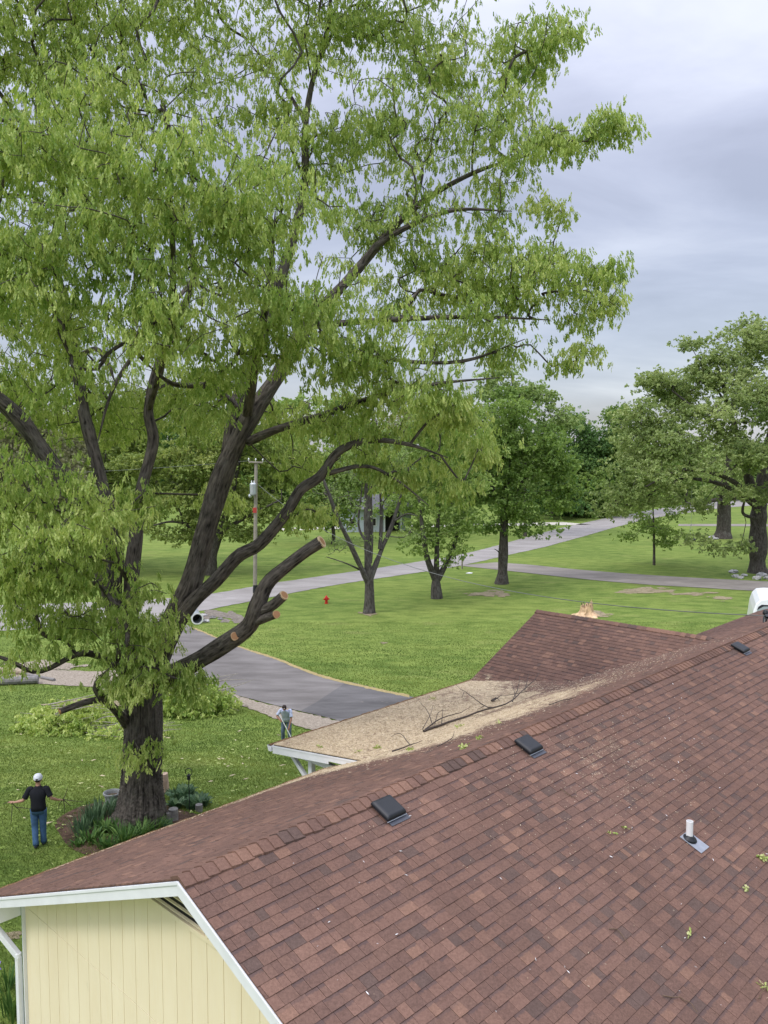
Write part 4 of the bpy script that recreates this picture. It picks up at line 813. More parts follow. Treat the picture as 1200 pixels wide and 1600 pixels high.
for a in [('dark green tree with round top, left of the gap of sky above the road', 897, 806, [(897, 672, 34, 32, 1), (885, 720, 40, 35, 1), (920, 725, 38, 38, 1), (900, 765, 50, 30, 1), (880, 792, 40, 14, 1), (915, 795, 36, 12, 1)], L_dark, .6),
          ('domed green tree right of the gap of sky, behind the spreading oak', 962, 803, [(962, 655, 30, 28, 1), (975, 695, 40, 34, 1), (945, 700, 30, 35, .9), (960, 745, 45, 36, 1)], L_green, .4),
          ('low mid green tree at the wood edge over the far lawn', 925, 808, [(915, 748, 35, 28, 1), (890, 770, 38, 26, 1), (940, 770, 28, 28, 1), (935, 795, 34, 13, 1)], L_green, .62),
          ('dusky cedar standing between the two domed trees', 935, 805, [(932, 690, 20, 32, 1), (930, 735, 26, 36, 1)], L_dark, .35),
          ('shadowy low tree at the wood edge behind the roadside tree', 862, 812, [(860, 770, 36, 28, 1), (880, 785, 36, 16, 1), (845, 740, 32, 32, 1)], L_dark, .4)]:
    tree_px('wood_edge_tree', a[0], a[1], a[2], [], a[3], a[4], dens=5.5, L=.55, ns=6, nl=6, spread=1.1, tb=a[5], tip=.03, group='trees at the wood edge beyond the road')
tree_px('sapling', 'green sapling with a thin straight stem on the lawn before the spreading oak', 1022, 883,
    [[(1022, 883, 0, .16), (1022, 850, 0, .13), (1021, 810, 0, .09), (1019, 765, 0, .04)]],
    [(1020, 775, 28, 16, .6), (995, 795, 28, 14, .8), (1045, 795, 28, 14, .8), (1010, 820, 38, 12, 1), (1055, 828, 28, 12, .9), (985, 838, 20, 10, .7), (1040, 845, 26, 8, .6)], L_green, M_bark_far, dens=20, L=.25, ns=5, nl=6, spread=.4, tb=.65, tip=.014)
tree_px('spreading_oak', 'big spreading oak with a split dark trunk ringed by pale rocks, at the right edge', 1184, 895,
    [[(1184, 897, 0, 1.15), (1183, 885, 0, .88), (1184, 850, 0, .85), (1186, 805, 0, .78), (1190, 760, 0, .65), (1200, 700, 0, .45), (1215, 620, 0, .25), (1220, 550, 0, .1)],
     [(1184, 800, 0, .45), (1168, 740, -1, .42), (1155, 690, -1.5, .3), (1140, 640, -1, .2), (1120, 570, 0, .1)], [(1178, 785, 0, .3), (1150, 755, -3, .24), (1110, 738, -5, .2), (1060, 735, -6, .15), (1010, 760, -7, .08)], [(1178, 790, 0, .25), (1145, 765, -2, .22), (1100, 750, -3, .18), (1050, 752, -4, .12), (990, 790, -5, .06)],
     [(1190, 760, 0, .4), (1220, 700, 1, .3), (1270, 620, 2, .18), (1320, 560, 2, .08)], [(1160, 720, -1, .22), (1110, 660, -2, .16), (1050, 610, -2, .08)], [(1190, 780, 0, .35), (1240, 740, 2, .25), (1330, 700, 3, .12)], [(1182, 810, 0, .2), (1160, 800, -2, .14), (1172, 760, -4, .08)], [(1140, 640, -1, .12), (1090, 560, -1, .06)]],
    [(1120, 575, 60, 50, 1), (1190, 540, 65, 48, 1), (1080, 540, 22, 18, .5), (1040, 600, 42, 35, 1, -2), (1070, 625, 50, 40, 1, 2), (1005, 665, 42, 38, 1, -2), (985, 715, 40, 38, 1, -3), (970, 755, 32, 34, 1, -4), (1040, 690, 50, 45, 1, -4), (1110, 660, 55, 50, 1, -5), (1170, 620, 55, 50, 1, -5), (1160, 700, 45, 40, .8, -7), (1090, 715, 45, 30, .9, -6), (1030, 750, 40, 26, .9, -6), (1000, 785, 38, 22, .8, -5), (1240, 620, 60, 60, 1, -4), (1220, 700, 50, 40, .8, -8), (1300, 680, 70, 60, 1), (1290, 580, 60, 60, 1), (1150, 770, 26, 14, .4, -6), (1198, 770, 14, 30, .4, -4), (1100, 790, 26, 12, .35, -3), (1360, 640, 60, 70, 1), (1060, 780, 30, 18, .4, -5), (960, 790, 22, 22, .6, -4), (1150, 840, 22, 22, .16, -3), (1110, 840, 30, 18, .14, -3)], L_oak2, M_bark_far, dens=12, L=.33, ns=6, nl=7, spread=.65, tb=.5, tip=.016, k=18)
tree_px('oak_tree', 'second oak farther back behind the tire swing, with a short flared trunk', 1129, 841,
    [[(1129, 841, 0, 1.5), (1130, 830, 0, 1.0), (1131, 800, 0, .95), (1132, 775, 0, .9), (1136, 740, 0, .6), (1140, 690, 0, .3)], [(1131, 785, 0, .4), (1118, 781, -2, .3), (1095, 787, -3, .2), (1060, 785, -4, .1)], [(1133, 785, 0, .35), (1150, 776, -2, .25), (1170, 768, -2, .1)]],
    [(1135, 745, 50, 22, .8), (1090, 765, 35, 14, .5), (1165, 752, 40, 18, .7), (1140, 700, 60, 30, .9), (1080, 730, 35, 22, .6)], L_oak2, M_bark_far, dens=6, L=.4, ns=5, nl=6, spread=.8, tb=.45)
tree_px('yard_tree', 'broad olive-green tree with leaning dark trunk across the road behind the great oak', 328, 898,
    [[(328, 898, 0, .8), (330, 870, 0, .6), (338, 845, 0, .5), (355, 800, 0, .35), (370, 740, 0, .2), (380, 690, 0, .1)], [(330, 868, 0, .3), (300, 825, 0, .22), (270, 815, -1, .12), (235, 822, -2, .06)], [(345, 830, 0, .25), (400, 800, -1, .15), (440, 780, -1, .06)]],
    [(350, 760, 60, 45, 1), (290, 790, 42, 35, 1), (410, 790, 45, 35, 1), (250, 770, 30, 30, .8), (380, 700, 60, 45, 1), (310, 710, 50, 45, 1), (455, 750, 40, 40, .9), (430, 820, 35, 20, .7), (350, 820, 45, 18, .7), (480, 800, 25, 25, .6), (270, 720, 35, 35, .8), (400, 650, 45, 30, .8), (270, 838, 35, 18, .8), (400, 832, 40, 16, .7), (300, 750, 50, 40, .9), (440, 700, 45, 40, .9), (340, 670, 45, 35, .9), (225, 800, 40, 35, .9), (300, 830, 40, 14, .8), (470, 720, 35, 35, .9), (230, 730, 40, 40, .9)], L_olive, M_bark_far, dens=10, L=.34, ns=6, nl=7, spread=.65, tb=.5)
for a in [('rounded bright green tree in front of the pale blue house', 520, 850, [(500, 745, 45, 40, 1), (540, 720, 45, 40, 1), (475, 790, 32, 30, 1), (540, 785, 28, 34, 1), (510, 815, 34, 22, 1), (560, 750, 28, 34, 1), (450, 700, 40, 40, 1)], L_green, .7),
          ('olive tree beside the pale blue house, right of its dark porch', 655, 832, [(655, 740, 36, 36, 1), (690, 720, 36, 36, 1), (645, 785, 30, 32, 1), (605, 785, 20, 26, .8), (700, 790, 34, 28, 1), (620, 700, 38, 30, .9), (620, 735, 24, 24, .8)], L_green, .6),
          ('pinkish flowering tree above the pale blue house', 620, 828, [(640, 660, 45, 30, .8), (700, 660, 38, 30, .8)], L_tan, .6),
          ('pale olive tree at the left edge above the street', 40, 905, [(50, 700, 60, 45, .9), (110, 730, 50, 50, .9), (0, 740, 50, 50, .9), (70, 780, 60, 35, .9), (30, 640, 55, 40, .8), (90, 820, 60, 35, .9), (0, 820, 50, 35, .9)], L_tan, .4),
          ('shaggy olive tree between the leaning left limbs of the great oak', 190, 885, [(170, 720, 55, 50, 1), (220, 690, 45, 40, 1), (150, 780, 50, 35, 1), (210, 800, 40, 35, 1), (110, 680, 40, 30, .8), (190, 650, 50, 40, .9), (130, 840, 50, 25, .8), (250, 640, 40, 40, .8)], L_olive, .45),
          ('dark shrubby tree low behind the left limbs of the great oak', 55, 880, [(45, 720, 28, 22, 1), (60, 745, 26, 22, 1)], L_dark, .5),
          ('olive tree just outside the left edge of the street', -90, 900, [(-90, 740, 70, 60, 1), (-60, 680, 60, 50, 1), (-140, 700, 60, 60, 1)], L_olive, .45)]:
    tree_px('yard_tree', a[0], a[1], a[2], [], a[3], a[4], dens=8, L=.42, ns=6, nl=6, spread=.85, tb=a[5], tip=.025)
# far wood closing the view: copies of three trees
def copy_tree(o, name=None):
    c = o.copy(); col.objects.link(c)
    for ch in list(o.children): k = ch.copy(); col.objects.link(k); k.parent = c
    return c
protos = []
for k, (lm, sh) in enumerate([(L_green, 1), (L_dark, 1), (L_olive, .9)]):
    B_ = [((0, 215, 12), (5, 5, 4), 1), ((-3, 215, 8), (4.5, 4.5, 4), 1), ((3.5, 214, 8.5), (4.5, 4.5, 4), 1), ((0, 213, 5), (5, 4, 3.2), 1), ((1, 216, 15.5), (3, 3, 2.6), 1), ((-4, 214, 2.6), (4, 3, 2.4), 1), ((4, 214, 2.4), (4, 3, 2.2), 1)]
    protos.append(make_tree('far_tree', '', 'tree', (0, 215, 0), [([(0, 215, -.3), (0, 215, 4), (0, 215, 12)], [.35, .3, .1])], B_, lm, M_bark_far, dens=1.6, L=.8, ns=6, nl=6, spread=1.3, tb=.5, tip=.05, k=8))
names_ = ['mid green', 'dark green', 'olive']
spots = []
for q in range(30):
    px = -140+q*48+random.uniform(-12, 12); spots.append((px, 185+random.uniform(0, 45), q))
FT = []
for q, (px, d, idx) in enumerate(spots):
    t = random.choice([0, 0, 1, 2]); o = protos[q] if q < 3 else copy_tree(protos[t]); t = q if q < 3 else t
    p = at(px, 800, d); s = random.uniform(1.15, 1.6) if px < 700 else random.uniform(.8, 1.05)
    if 1040 < px < 1260: s *= .85
    o.location = (p[0], d, 0); o.scale = (s*1.1, s*1.1, s*random.uniform(.9, 1.15)); o.rotation_euler = (0, 0, random.uniform(0, 6))
    o['_t'] = t; FT.append((px, o, t))
ORD = 'first second third fourth fifth sixth seventh eighth ninth tenth eleventh twelfth thirteenth fourteenth fifteenth sixteenth seventeenth eighteenth nineteenth twentieth twenty-first twenty-second twenty-third twenty-fourth twenty-fifth twenty-sixth twenty-seventh twenty-eighth twenty-ninth thirtieth'.split()
for k, (px, o, t) in enumerate(sorted(FT, key=lambda q: q[0])):
    del o['_t']; tag(o, f'{names_[t]} tree in the distant wood, {ORD[k]} from the left', 'tree', 'trees of the distant wood')
# ------------------------------------------------------------------ far house
hb = gp(592, 831); fh = empty('far_house', hb, .15, 'pale blue house with white trim and dark porch, half hidden beyond the far driveway', 'house')
M_blue = plain('pale_blue_siding', (.42, .47, .52), .7, .06, 2); M_roofg = plain('grey_roofing', (.14, .14, .15), .9, .2, 4)
mb = MB(); mb.box(-5.5, .9, 0, 8, 0, 3.6); mb.box(3.5, 5.5, 2, 8, 0, 3.4); mb.build('wall', M_blue, fh)
mb = MB(); mb.add([(-6, -.6, 3.5), (6, -.6, 3.5), (6, 8.6, 3.5), (-6, 8.6, 3.5), (-6, 4, 5.6), (6, 4, 5.6)], [(0, 1, 5, 4), (2, 3, 4, 5), (1, 2, 5), (3, 0, 4), (0, 3, 2, 1)]); mb.build('roof', M_roofg, fh)
mb = MB(); mb.box(.9, 3.5, 1.9, 2, 0, 3.4); mb.build('porch_recess', M_dark, fh)
for xa in (.82, 3.4): mb = MB(); mb.box(xa, xa+.16, -.1, .05, 0, 3.5); mb.build('porch_post', M_white, fh)
for x in (-4.2, -.9):
    mb = MB(); mb.box(x-.5, x+.5, -.06, -.005, .9, 2.2); w_ = mb.build('window', M_white, fh); mb = MB(); mb.box(x-.4, x+.4, -.075, -.062, 1, 2.1); mb.build('pane', M_dark, w_)
# ------------------------------------------------------------------ utility pole and service wire
pb = gp(398, 958); pole = empty('utility_pole', pb, 0, 'weathered wooden utility pole with transformer and dark band, beyond the driveway', 'pole')
def lp(px, py, dd=0): return at(px, py, pb[1]+dd)-pb
top = lp(400, 722); M_pole = plain('weathered_wood', (.30, .27, .22), .9, .2, 3, bump=.3)
mb = MB(); mb.tube([(0, 0, -.3), top*.5, top], [.17, .15, .12], 12); mb.build('shaft', M_pole, pole)
mb = MB(); c1 = lp(399, 914); c2_ = lp(398.6, 926); mb.tube([c2_, c1], .185, 12); mb.build('band', M_black, pole)
c = lp(397.5, 762); mb = MB(); mb.lathe([(.05, -.52), (.24, -.5), (.25, .30), (.20, .36), (.05, .40)], (c[0]-.05, c[1]-.38, c[2]), 16); trn = mb.build('transformer', M_steel, pole, smooth=False)
for s in (-.1, .1): mb = MB(); mb.lathe([(.03, 0), (.05, .05), (.03, .10), (.05, .15), (.03, .2)], (c[0]-.05+s, c[1]-.38, c[2]+.36), 8); mb.build('bushing', M_pvc, trn)
a = lp(389, 721.5); b = lp(411, 722.5); mb = MB(); mb.beam((a[0], a[1]-.14, a[2]), (b[0], b[1]-.14, b[2]), .1, .12); arm = mb.build('crossarm', M_pole, pole)
for q in (a, b, (a+b)/2): mb = MB(); mb.lathe([(.02, 0), (.02, .1), (.06, .12), (.05, .2), (.02, .24)], (q[0], q[1]-.14, q[2]+.06), 8); mb.build('insulator', M_pvc, arm)
mb = MB(); q = lp(392, 775); mb.tube([q+np.array([.3, -.1, 0]), q+np.array([.05, -.25, .1])], .03, 6); mb.lathe([(.10, -.18), (.16, -.05), (.12, .06), (.03, .1)], (q[0], q[1]-.3, q[2]+.08), 12); mb.build('street_light', M_steel, pole)
mb = MB(); q = lp(398.5, 797); mb.box(q[0]-.15, q[0]+.15, q[1]-.2, q[1]-.155, q[2]-.2, q[2]+.2); mb.build('marker_plate', plain('red_plate', (.45, .06, .05), .5), pole)
M_wire = plain('wire', (.16, .17, .15), .5, .1)
mend = hw(PM[0]-.1, 1.15, PM[2]-.02); mstart = at(403, 757, pb[1])
def wire(name, A, B, sag, r, label):
    t = np.linspace(0, 1, 50)[:, None]; P = A*(1-t)+B*t; P[:, 2] -= (4*sag*t*(1-t))[:, 0]
    mb = MB(); mb.tube(P, r, 5); o = mb.build(name, M_wire); return tag(o, label, 'wire')
wire('service_wire', mstart, mend, 2.2, .015, 'sagging service cable from the utility pole down to the mast at the right')
tl = at(389, 720, pb[1]); wire('power_line', tl, tl+np.array([-60, 14, -.5]), 1.2, .014, 'thin overhead line running left from the utility pole crossarm')
tr_ = at(411, 721, pb[1]); wire('power_line', tr_, at(1080, 760, 200), 2.0, .014, 'thin overhead line running right from the utility pole along the road')
# ------------------------------------------------------------------ small things on the lawn
hyd = empty('fire_hydrant', gp(510, 943), .4, 'small red fire hydrant on the lawn near the road, left of the bare maple', 'hydrant'); M_red = plain('red_paint', (.50, .025, .02), .4, .08)
mb = MB(); mb.lathe([(.17, 0), (.17, .04), (.12, .05), (.115, .42), (.16, .44), (.16, .48), (.13, .50), (.11, .58), (.05, .64), (.03, .70)], n=18); mb.build('barrel', M_red, hyd, smooth=False)
for s in ((.21, 0), (-.21, 0), (0, -.22)): mb = MB(); mb.tube([(0, 0, .38), (s[0], s[1], .38)], .065, 12); mb.tube([(s[0], s[1], .38), (s[0]*1.15, s[1]*1.15, .38)], .08, 8); mb.build('outlet', M_red, hyd)
def mailbox():
    o = empty('mailbox', gp(722, 889), .5, 'dark mailbox on a post by the road, right of the three-stemmed tree', 'mailbox'); mb = MB(); mb.box(-.06, .06, -.06, .06, 0, 1.2); mb.beam((0, -.04, .75), (0, -.4, 1.15), .08); mb.build('post', M_pole, o)
    mb = MB(); pr = [(-.13, 0), (.13, 0), (.13, .16)]+[(.13*math.cos(a), .16+.1*math.sin(a)) for a in np.linspace(.3, PI-.3, 8)]+[(-.13, .16)]
    n = len(pr); mb.add([(x, -.5, 1.2+z) for x, z in pr]+[(x, .1, 1.2+z) for x, z in pr], [tuple(range(n)), tuple(range(2*n-1, n-1, -1))]+[(i, i+n, (i+1) % n+n, (i+1) % n) for i in range(n)]); mb.build('box', M_black, o)
mailbox()
nb = gp(733, 896); mb = MB(); mb.add([(-.35, -.15, .03), (.3, -.2, .04), (.38, .12, .06), (-.3, .2, .02), (0, 0, .12)], [(0, 1, 4), (1, 2, 4), (2, 3, 4), (3, 0, 4), (3, 2, 1, 0)]); o = mb.build('newspaper', M_pvc); o.location = nb; tag(o, 'pale bundle of paper lying on the grass below the mailbox', 'newspaper')
# stump
sb = gp(917, 962); st = empty('tree_stump', sb, 0, 'splintered orange tree stump behind the small cross gable', 'stump'); r2 = np.random.default_rng(4); n = 26; prof = []
V = []; 
for j, (z, r) in enumerate([(0, .95), (.15, .66), (.35, .5), (.6, .42)]):
    for i in range(n): a = 2*PI*i/n; rr = r*(1+.22*(1-z)*math.sin(5*a+1)+.08*r2.normal()); V.append((rr*math.cos(a), rr*math.sin(a), z+(0 if j < 3 else .28*abs(r2.normal()))))
V.append((0, 0, .45)); Fc = [(j*n+i, j*n+(i+1) % n, (j+1)*n+(i+1) % n, (j+1)*n+i) for j in range(3) for i in range(n)]+[(3*n+i, 3*n+(i+1) % n, 4*n) for i in range(n)]
npmesh('stump_wood', np.array(V), Fc, plain('raw_wood', (.58, .40, .24), .85, .35, 3, bump=.6), st, local=True)
mb = MB()
for q in range(14): a = q*.45; mb.beam((.3*math.cos(a), .3*math.sin(a), .5), (.42*math.cos(a+.3), .42*math.sin(a+.3), .75+.25*r2.random()), .06, .03)
mb.build('splinters', M_twig, st)
patch('chips', 920, 962, 34, 4, M_dirt, .014, 30, .5, 14)
# white van beyond the ridge
vb_ = at(1207, 1000, 52.); vb_[2] = G(52); van = empty('van', vb_, math.radians(-21), 'white van with a tall pale windshield parked beyond the ridge, cut by the right edge', 'van')
M_vw = plain('white_van_paint', (.80, .82, .82), .25, .02, 2, .6); M_glass = MT('windshield', .06, .9); M_glass.color((.30, .36, .38)); M_glass.b.inputs['Metallic'].default_value = .0; M_glass.b.inputs['Coat Weight'].default_value = .6; M_glass = M_glass.m
zt0 = at(1200, 924, 52.)[2]-vb_[2]
k_ = zt0/2.9*.84
prof = [(-1.05, .45), (-1.12, 1.0), (-1.08, 1.25), (-.98, 2.2), (-.86, 2.62), (-.66, 2.84), (-.3, 2.9), (.3, 2.9), (.66, 2.84), (.86, 2.62), (.98, 2.2), (1.08, 1.25), (1.12, 1.0), (1.05, .45)]
prof = [(x*k_*1.05, z*k_) for x, z in prof]; n = len(prof)
mb = MB(); ysv = [(0, .90, .0), (.06, 1.0, 0), (5.2, 1, 0), (5.3, .95, 0)]
V = [(x*s, y+(.55*(z/k_-1.2)*.35 if y < .1 and z > 1.2*k_ else 0), z) for y, s, _ in ysv for x, z in prof]
mb.add(V, [tuple(range(n-1, -1, -1)), tuple(range(3*n, 4*n))]+[(j*n+i, j*n+(i+1) % n, (j+1)*n+(i+1) % n, (j+1)*n+i) for j in range(3) for i in range(n)]); mb.build('body', M_vw, van)
ws = [(-.93, 1.35), (-.86, 2.2), (-.76, 2.5), (-.6, 2.62), (.6, 2.62), (.76, 2.5), (.86, 2.2), (.93, 1.35)]
mb = MB(); mb.add([(x*k_, .55*(z-1.2)*.35-.012, z*k_) for x, z in ws], [tuple(range(7, -1, -1))]); mb.build('windshield', M_glass, van)
mb = MB(); mb.add([(x*k_, .55*(z-1.2)*.35-.016, z*k_) for x, z in [(-.84, 2.3), (-.77, 2.49), (-.6, 2.61), (.1, 2.62), (.1, 2.56), (-.5, 2.52)]], [tuple(range(5, -1, -1))]); mb.build('visor', M_black, van); mb = MB(); mb.tube([(-.7*k_, .0, 1.4*k_), (.3*k_, .03, 1.6*k_)], .015, 5); mb.build('wiper', M_black, van)
for x in (-.95*k_, .95*k_):
    for y in (.9, 4.3):
        mb = MB(); mb.tube([(x-.14, y, .42), (x+.14, y, .42)], .42, 20); wl = mb.build('wheel', M_black, van); mb = MB(); mb.tube([(x-.15, y, .42), (x+.15, y, .42)], .2, 12); mb.build('rim', M_steel, wl)
for x in (-.7*k_, .7*k_): mb = MB(); mb.box(x-.2, x+.2, -.06, 0.02, .8*k_, 1.0*k_); mb.build('headlight', M_pvc, van)
# tire swing
ts = at(1079, 843, 112.); tw = empty('tire_swing', ts, 0, 'black tire hanging flat on a chain from the spreading oak', 'swing')
mb = MB(); R_, r3 = .52, .15; n1_, n2_ = 28, 12
V = [((R_+r3*math.cos(b))*math.cos(a), (R_+r3*math.cos(b))*math.sin(a), .9*r3*math.sin(b)) for a in np.arange(n1_)*2*PI/n1_ for b in np.arange(n2_)*2*PI/n2_]
mb.add(V, [(i*n2_+j, i*n2_+(j+1) % n2_, ((i+1) % n1_)*n2_+(j+1) % n2_, ((i+1) % n1_)*n2_+j) for i in range(n1_) for j in range(n2_)]); mb.build('tire', M_black, tw, smooth=True)
mb = MB(); up1 = at(1080, 818, 112.)-ts; up2 = at(1081, 760, 112.)-ts
for a in (0, 2.1, 4.2): mb.tube([(R_*math.cos(a), R_*math.sin(a), .05), up1], .014, 5)
mb.tube([up1, up2], .016, 5); mb.build('chain', M_metal, tw)
# rocks
M_rock = plain('pale_rock', (.42, .41, .40), .9, .3, 5, bump=.5); M_rock2 = plain('dark_rock', (.2, .19, .18), .9, .3, 5, bump=.5)
def rock(px, py, r, label, mat=M_rock, z=.5, group=None, depth=None):
    b = gp(px, py); mb = MB(); mb.blob((0, 0, 0), (r, r*.8, r*z), 6); V = np.array(mb.v); V *= (1+.22*rng.normal(size=(len(V), 1)).clip(-1, 1)); o = npmesh('rock', V, mb.f, mat); o.location = b+np.array([0, 0, r*z*.5]); return tag(o, label, 'rock', group)
for px, py, r, lb in [(1146, 895, .45, 'tall pale rock, leftmost under the spreading oak'), (1150, 902, .4, 'pale rock just below the tall leftmost one'), (1157, 904, .35, 'small pale rock between path and spreading oak'), (1163, 900, .3, 'small grey rock left of the yellow weeds'), (1183, 905, .45, 'wide pale rock under the split trunk'), (1190, 900, .5, 'larger pale rock against the split trunk'), (1200, 905, .4, 'pale rock at the right edge by the split trunk'), (1215, 903, .4, 'pale rock just outside the right edge'),
                      (1113, 841, .5, 'pale rock left of the second oak'), (1118, 843, .4, 'small pale rock at the foot of the second oak')]: rock(px, py, r, lb, group='pale rocks around the oak trunks')
# culvert
cv = gp(306, 972); cu = empty('culvert', cv, math.radians(20), 'round culvert pipe end with a pale collar beside the driveway', 'culvert')
mb = MB(); mb.tube([(0, -.9, .42), (0, 1.2, .45)],   .40, 24, cap=False); mb.tube([(0, 1.2, .45), (0, -.9, .42)], .35, 24, cap=False); mb.build('pipe', M_steel, cu)
mb = MB(); a = np.arange(24)*2*PI/24; mb.add([(r*math.cos(q), -.9+(0 if r < .5 else .03), .42+r*math.sin(q)) for r in (.35, .44) for q in a], [(i, (i+1) % 24, 24+(i+1) % 24, 24+i) for i in range(24)]); mb.build('rim', M_pvc, cu)
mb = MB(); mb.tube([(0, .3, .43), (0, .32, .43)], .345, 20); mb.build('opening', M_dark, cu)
for px, py, r, lb in [(322, 972, .3, 'grey stone right of the culvert'), (332, 966, .25, 'small stone on the rubble bank'), (345, 968, .22, 'small stone on the right of the rubble bank'), (318, 963, .28, 'pale stone above the culvert')]: rock(px, py, r, lb, M_rock2 if r < .26 else M_rock)
# ------------------------------------------------------------------ planting round the great oak
L_hosta = mat_leaf('hosta_leaves', [(0, (.035, .08, .035)), (1, (.24, .34, .17)), (.5, (.095, .17, .085))], .2, .4)
L_lily = mat_leaf('lily_leaves', [(0, (.03, .08, .02)), (1, (.22, .34, .09)), (.5, (.08, .17, .04))], .25, .4)
M_iris = plain('iris_petal', (.20, .12, .52), .6, .25, 20)
def clump(name, px, py, n, L, Wd, mat, label, arch=1., spread=.14, cat='plant', flowers=0, group=None):
    b = gp(px, py); root = empty(name, b, 0, label, cat, group); Vs = []; Fs = []; tn_ = []; off = 0
    L = L*1.0; Wd = Wd*1.05; spread = spread*1.5; n = int(n*1.5)
    for _ in range(n):
        a = rng.uniform(0, 2*PI); h = np.array([math.cos(a), math.sin(a), 0]); o_ = h*rng.uniform(0, spread); l = L*rng.uniform(.6, 1.15); le = rng.uniform(.25, 1)*arch; tt_ = np.linspace(0, 1, 6)
        P = o_+h*(l*le*tt_[:, None]**1.2*.8)+np.array([0, 0, 1])*(l*(tt_-.55*le*tt_**2.2))[:, None]; s = np.cross(h, [0, 0, 1])*Wd/2; w = np.array([.5, .85, 1, .85, .5, .05])
        V = np.stack([P-s*w[:, None], P+np.array([0, 0, -.12*Wd]), P+s*w[:, None]], 1).reshape(-1, 3); Vs.append(V)
        for i in range(5):
            for j in range(2): Fs.append((off+i*3+j, off+i*3+j+1, off+i*3+j+4, off+i*3+j+3))
        off += 18; tn_ += [np.clip(rng.normal(.5, .2), 0, 1)]*18
    npmesh('leaves', np.vstack(Vs), np.array(Fs), mat, root, {'tint': tn_}, local=True)
    for q in range(flowers):
        a = rng.uniform(0, 2*PI); x, y = spread*1.3*math.cos(a), spread*1.3*math.sin(a); z = L*rng.uniform(.9, 1.25); mb = MB(); mb.tube([(x*.5, y*.5, 0), (x, y, z)], .006, 5)
        s = mb.build('stem', M_twig if False else L_stem, root); mb = MB()
        for j in range(6):
            a = j*PI/3; u_ = (1 if j % 2 else -1)*.035; c0 = Vector((x, y, z)); d = Vector((math.cos(a), math.sin(a), 0)); w = Vector((-math.sin(a), math.cos(a), 0))*.028
            mb.add([c0, c0+d*.045+w+Vector((0, 0, u_*.8)), c0+d*.085+Vector((0, 0, u_*1.6)), c0+d*.045-w+Vector((0, 0, u_*.8))], [(0, 1, 2, 3)])
        mb.build('flower', M_iris, root)
    return root
L_stem = plain('green_stem', (.10, .18, .04), .7)
for a in [('hosta_plant', 288, 1250, 46, .42, .17, L_hosta, 'large pale-edged hosta right of the great oak trunk', 1., .16), ('hosta_plant', 303, 1262, 36, .36, .15, L_hosta, 'hosta beside the shepherd hook, against the roof edge', 1., .14), ('hosta_plant', 262, 1298, 30, .3, .13, L_hosta, 'small blue-green hosta between trunk and roof edge', 1., .1), ('hosta_plant', 275, 1262, 30, .32, .13, L_hosta, 'hosta tucked behind the grey log edging', 1, .1),
          ('daylily_plant', 220, 1310, 90, .55, .025, L_lily, 'arching daylily clump right under the trunk by the roof edge', 1., .12), ('daylily_plant', 243, 1300, 70, .5, .022, L_lily, 'daylily clump on the right side of the trunk foot', 1, .12), ('daylily_plant', 195, 1318, 90, .55, .024, L_lily, 'dark daylily clump in front of the trunk', 1., .14),
          ('iris_plant', 145, 1290, 70, .6, .032, L_hosta, 'tall bluish iris clump on the left of the flower bed', .5, .2), ('iris_plant', 128, 1302, 50, .5, .03, L_hosta, 'lower bluish iris clump at the far left of the bed', .6, .2), ('leafy_plant', 165, 1300, 60, .35, .06, L_lily, 'yellow-green leafy plant left of the trunk', .9, .2), ('leafy_plant', 170, 1325, 60, .3, .05, L_lily, 'low bright leafy plant at the front of the flower bed', .9, .18), ('leafy_plant', 124, 1322, 30, .2, .05, L_lily, 'small weed on the left mulch', .9, .12), ('iris_plant', 158, 1278, 60, .55, .032, L_hosta, 'bluish iris clump behind the other irises, by the tub', .6, .25), ('leafy_plant', 140, 1315, 60, .3, .05, L_lily, 'low green plant spreading at the left front of the bed', .9, .22), ('leafy_plant', 188, 1303, 60, .4, .05, L_lily, 'leafy green plant against the left of the trunk foot', .9, .2), ('hosta_plant', 280, 1246, 40, .4, .16, L_hosta, 'hosta at the back of the hosta group', 1., .16), ('hosta_plant', 312, 1258, 36, .36, .13, L_hosta, 'hosta at the far right end of the bed', 1., .16), ('iris_plant', 178, 1268, 40, .5, .03, L_hosta, 'iris clump next to the grey tub', .6, .15)]: clump(*a)
clump('iris_plant', 20, 1592, 26, .5, .03, L_lily, 'purple iris at the lower left corner beside the downspout', .5, .15, flowers=3); clump('iris_plant', 42, 1598, 20, .5, .03, L_lily, 'second purple iris nearer to the downspout', .5, .12, flowers=3); clump('iris_plant', 12, 1548, 14, .45, .028, L_lily, 'small single purple iris above the other two', .5, .1, flowers=1)
tb_ = gp(176, 1262); tub = empty('planter_tub', tb_, 0, 'grey plastic tub standing behind the trunk on its left', 'tub'); M_tub = plain('grey_plastic', (.30, .31, .30), .6, .08)
mb = MB(); mb.lathe([(.16, 0), (.21, .40), (.245, .40), (.245, .44), (.225, .445), (.2, .40), (.16, .05)], n=26); mb.build('tub', M_tub, tub)
mb = MB(); mb.lathe([(.19, .33), (.1, .35), (.01, .35)], n=20); mb.build('soil', M_mulch, tub)
for px, py, r, h, lb in [(271, 1282, .13, .32, 'short grey log on end beside the blue-green hosta'), (262, 1284, .10, .26, 'second grey log on end touching the first'), (311, 1268, .10, .2, 'small grey log on end by the roof edge')]:
    b = gp(px, py); mb = MB(); mb.lathe([(r*1.02, -.1), (r, .1), (r*.97, h-.01), (r*.9, h), (.01, h-.005)], n=14); o = mb.build('edging_log', plain('grey_log', (.22, .21, .19), .9, .3, 9, bump=.4)); o.location = b; tag(o, lb, 'log')
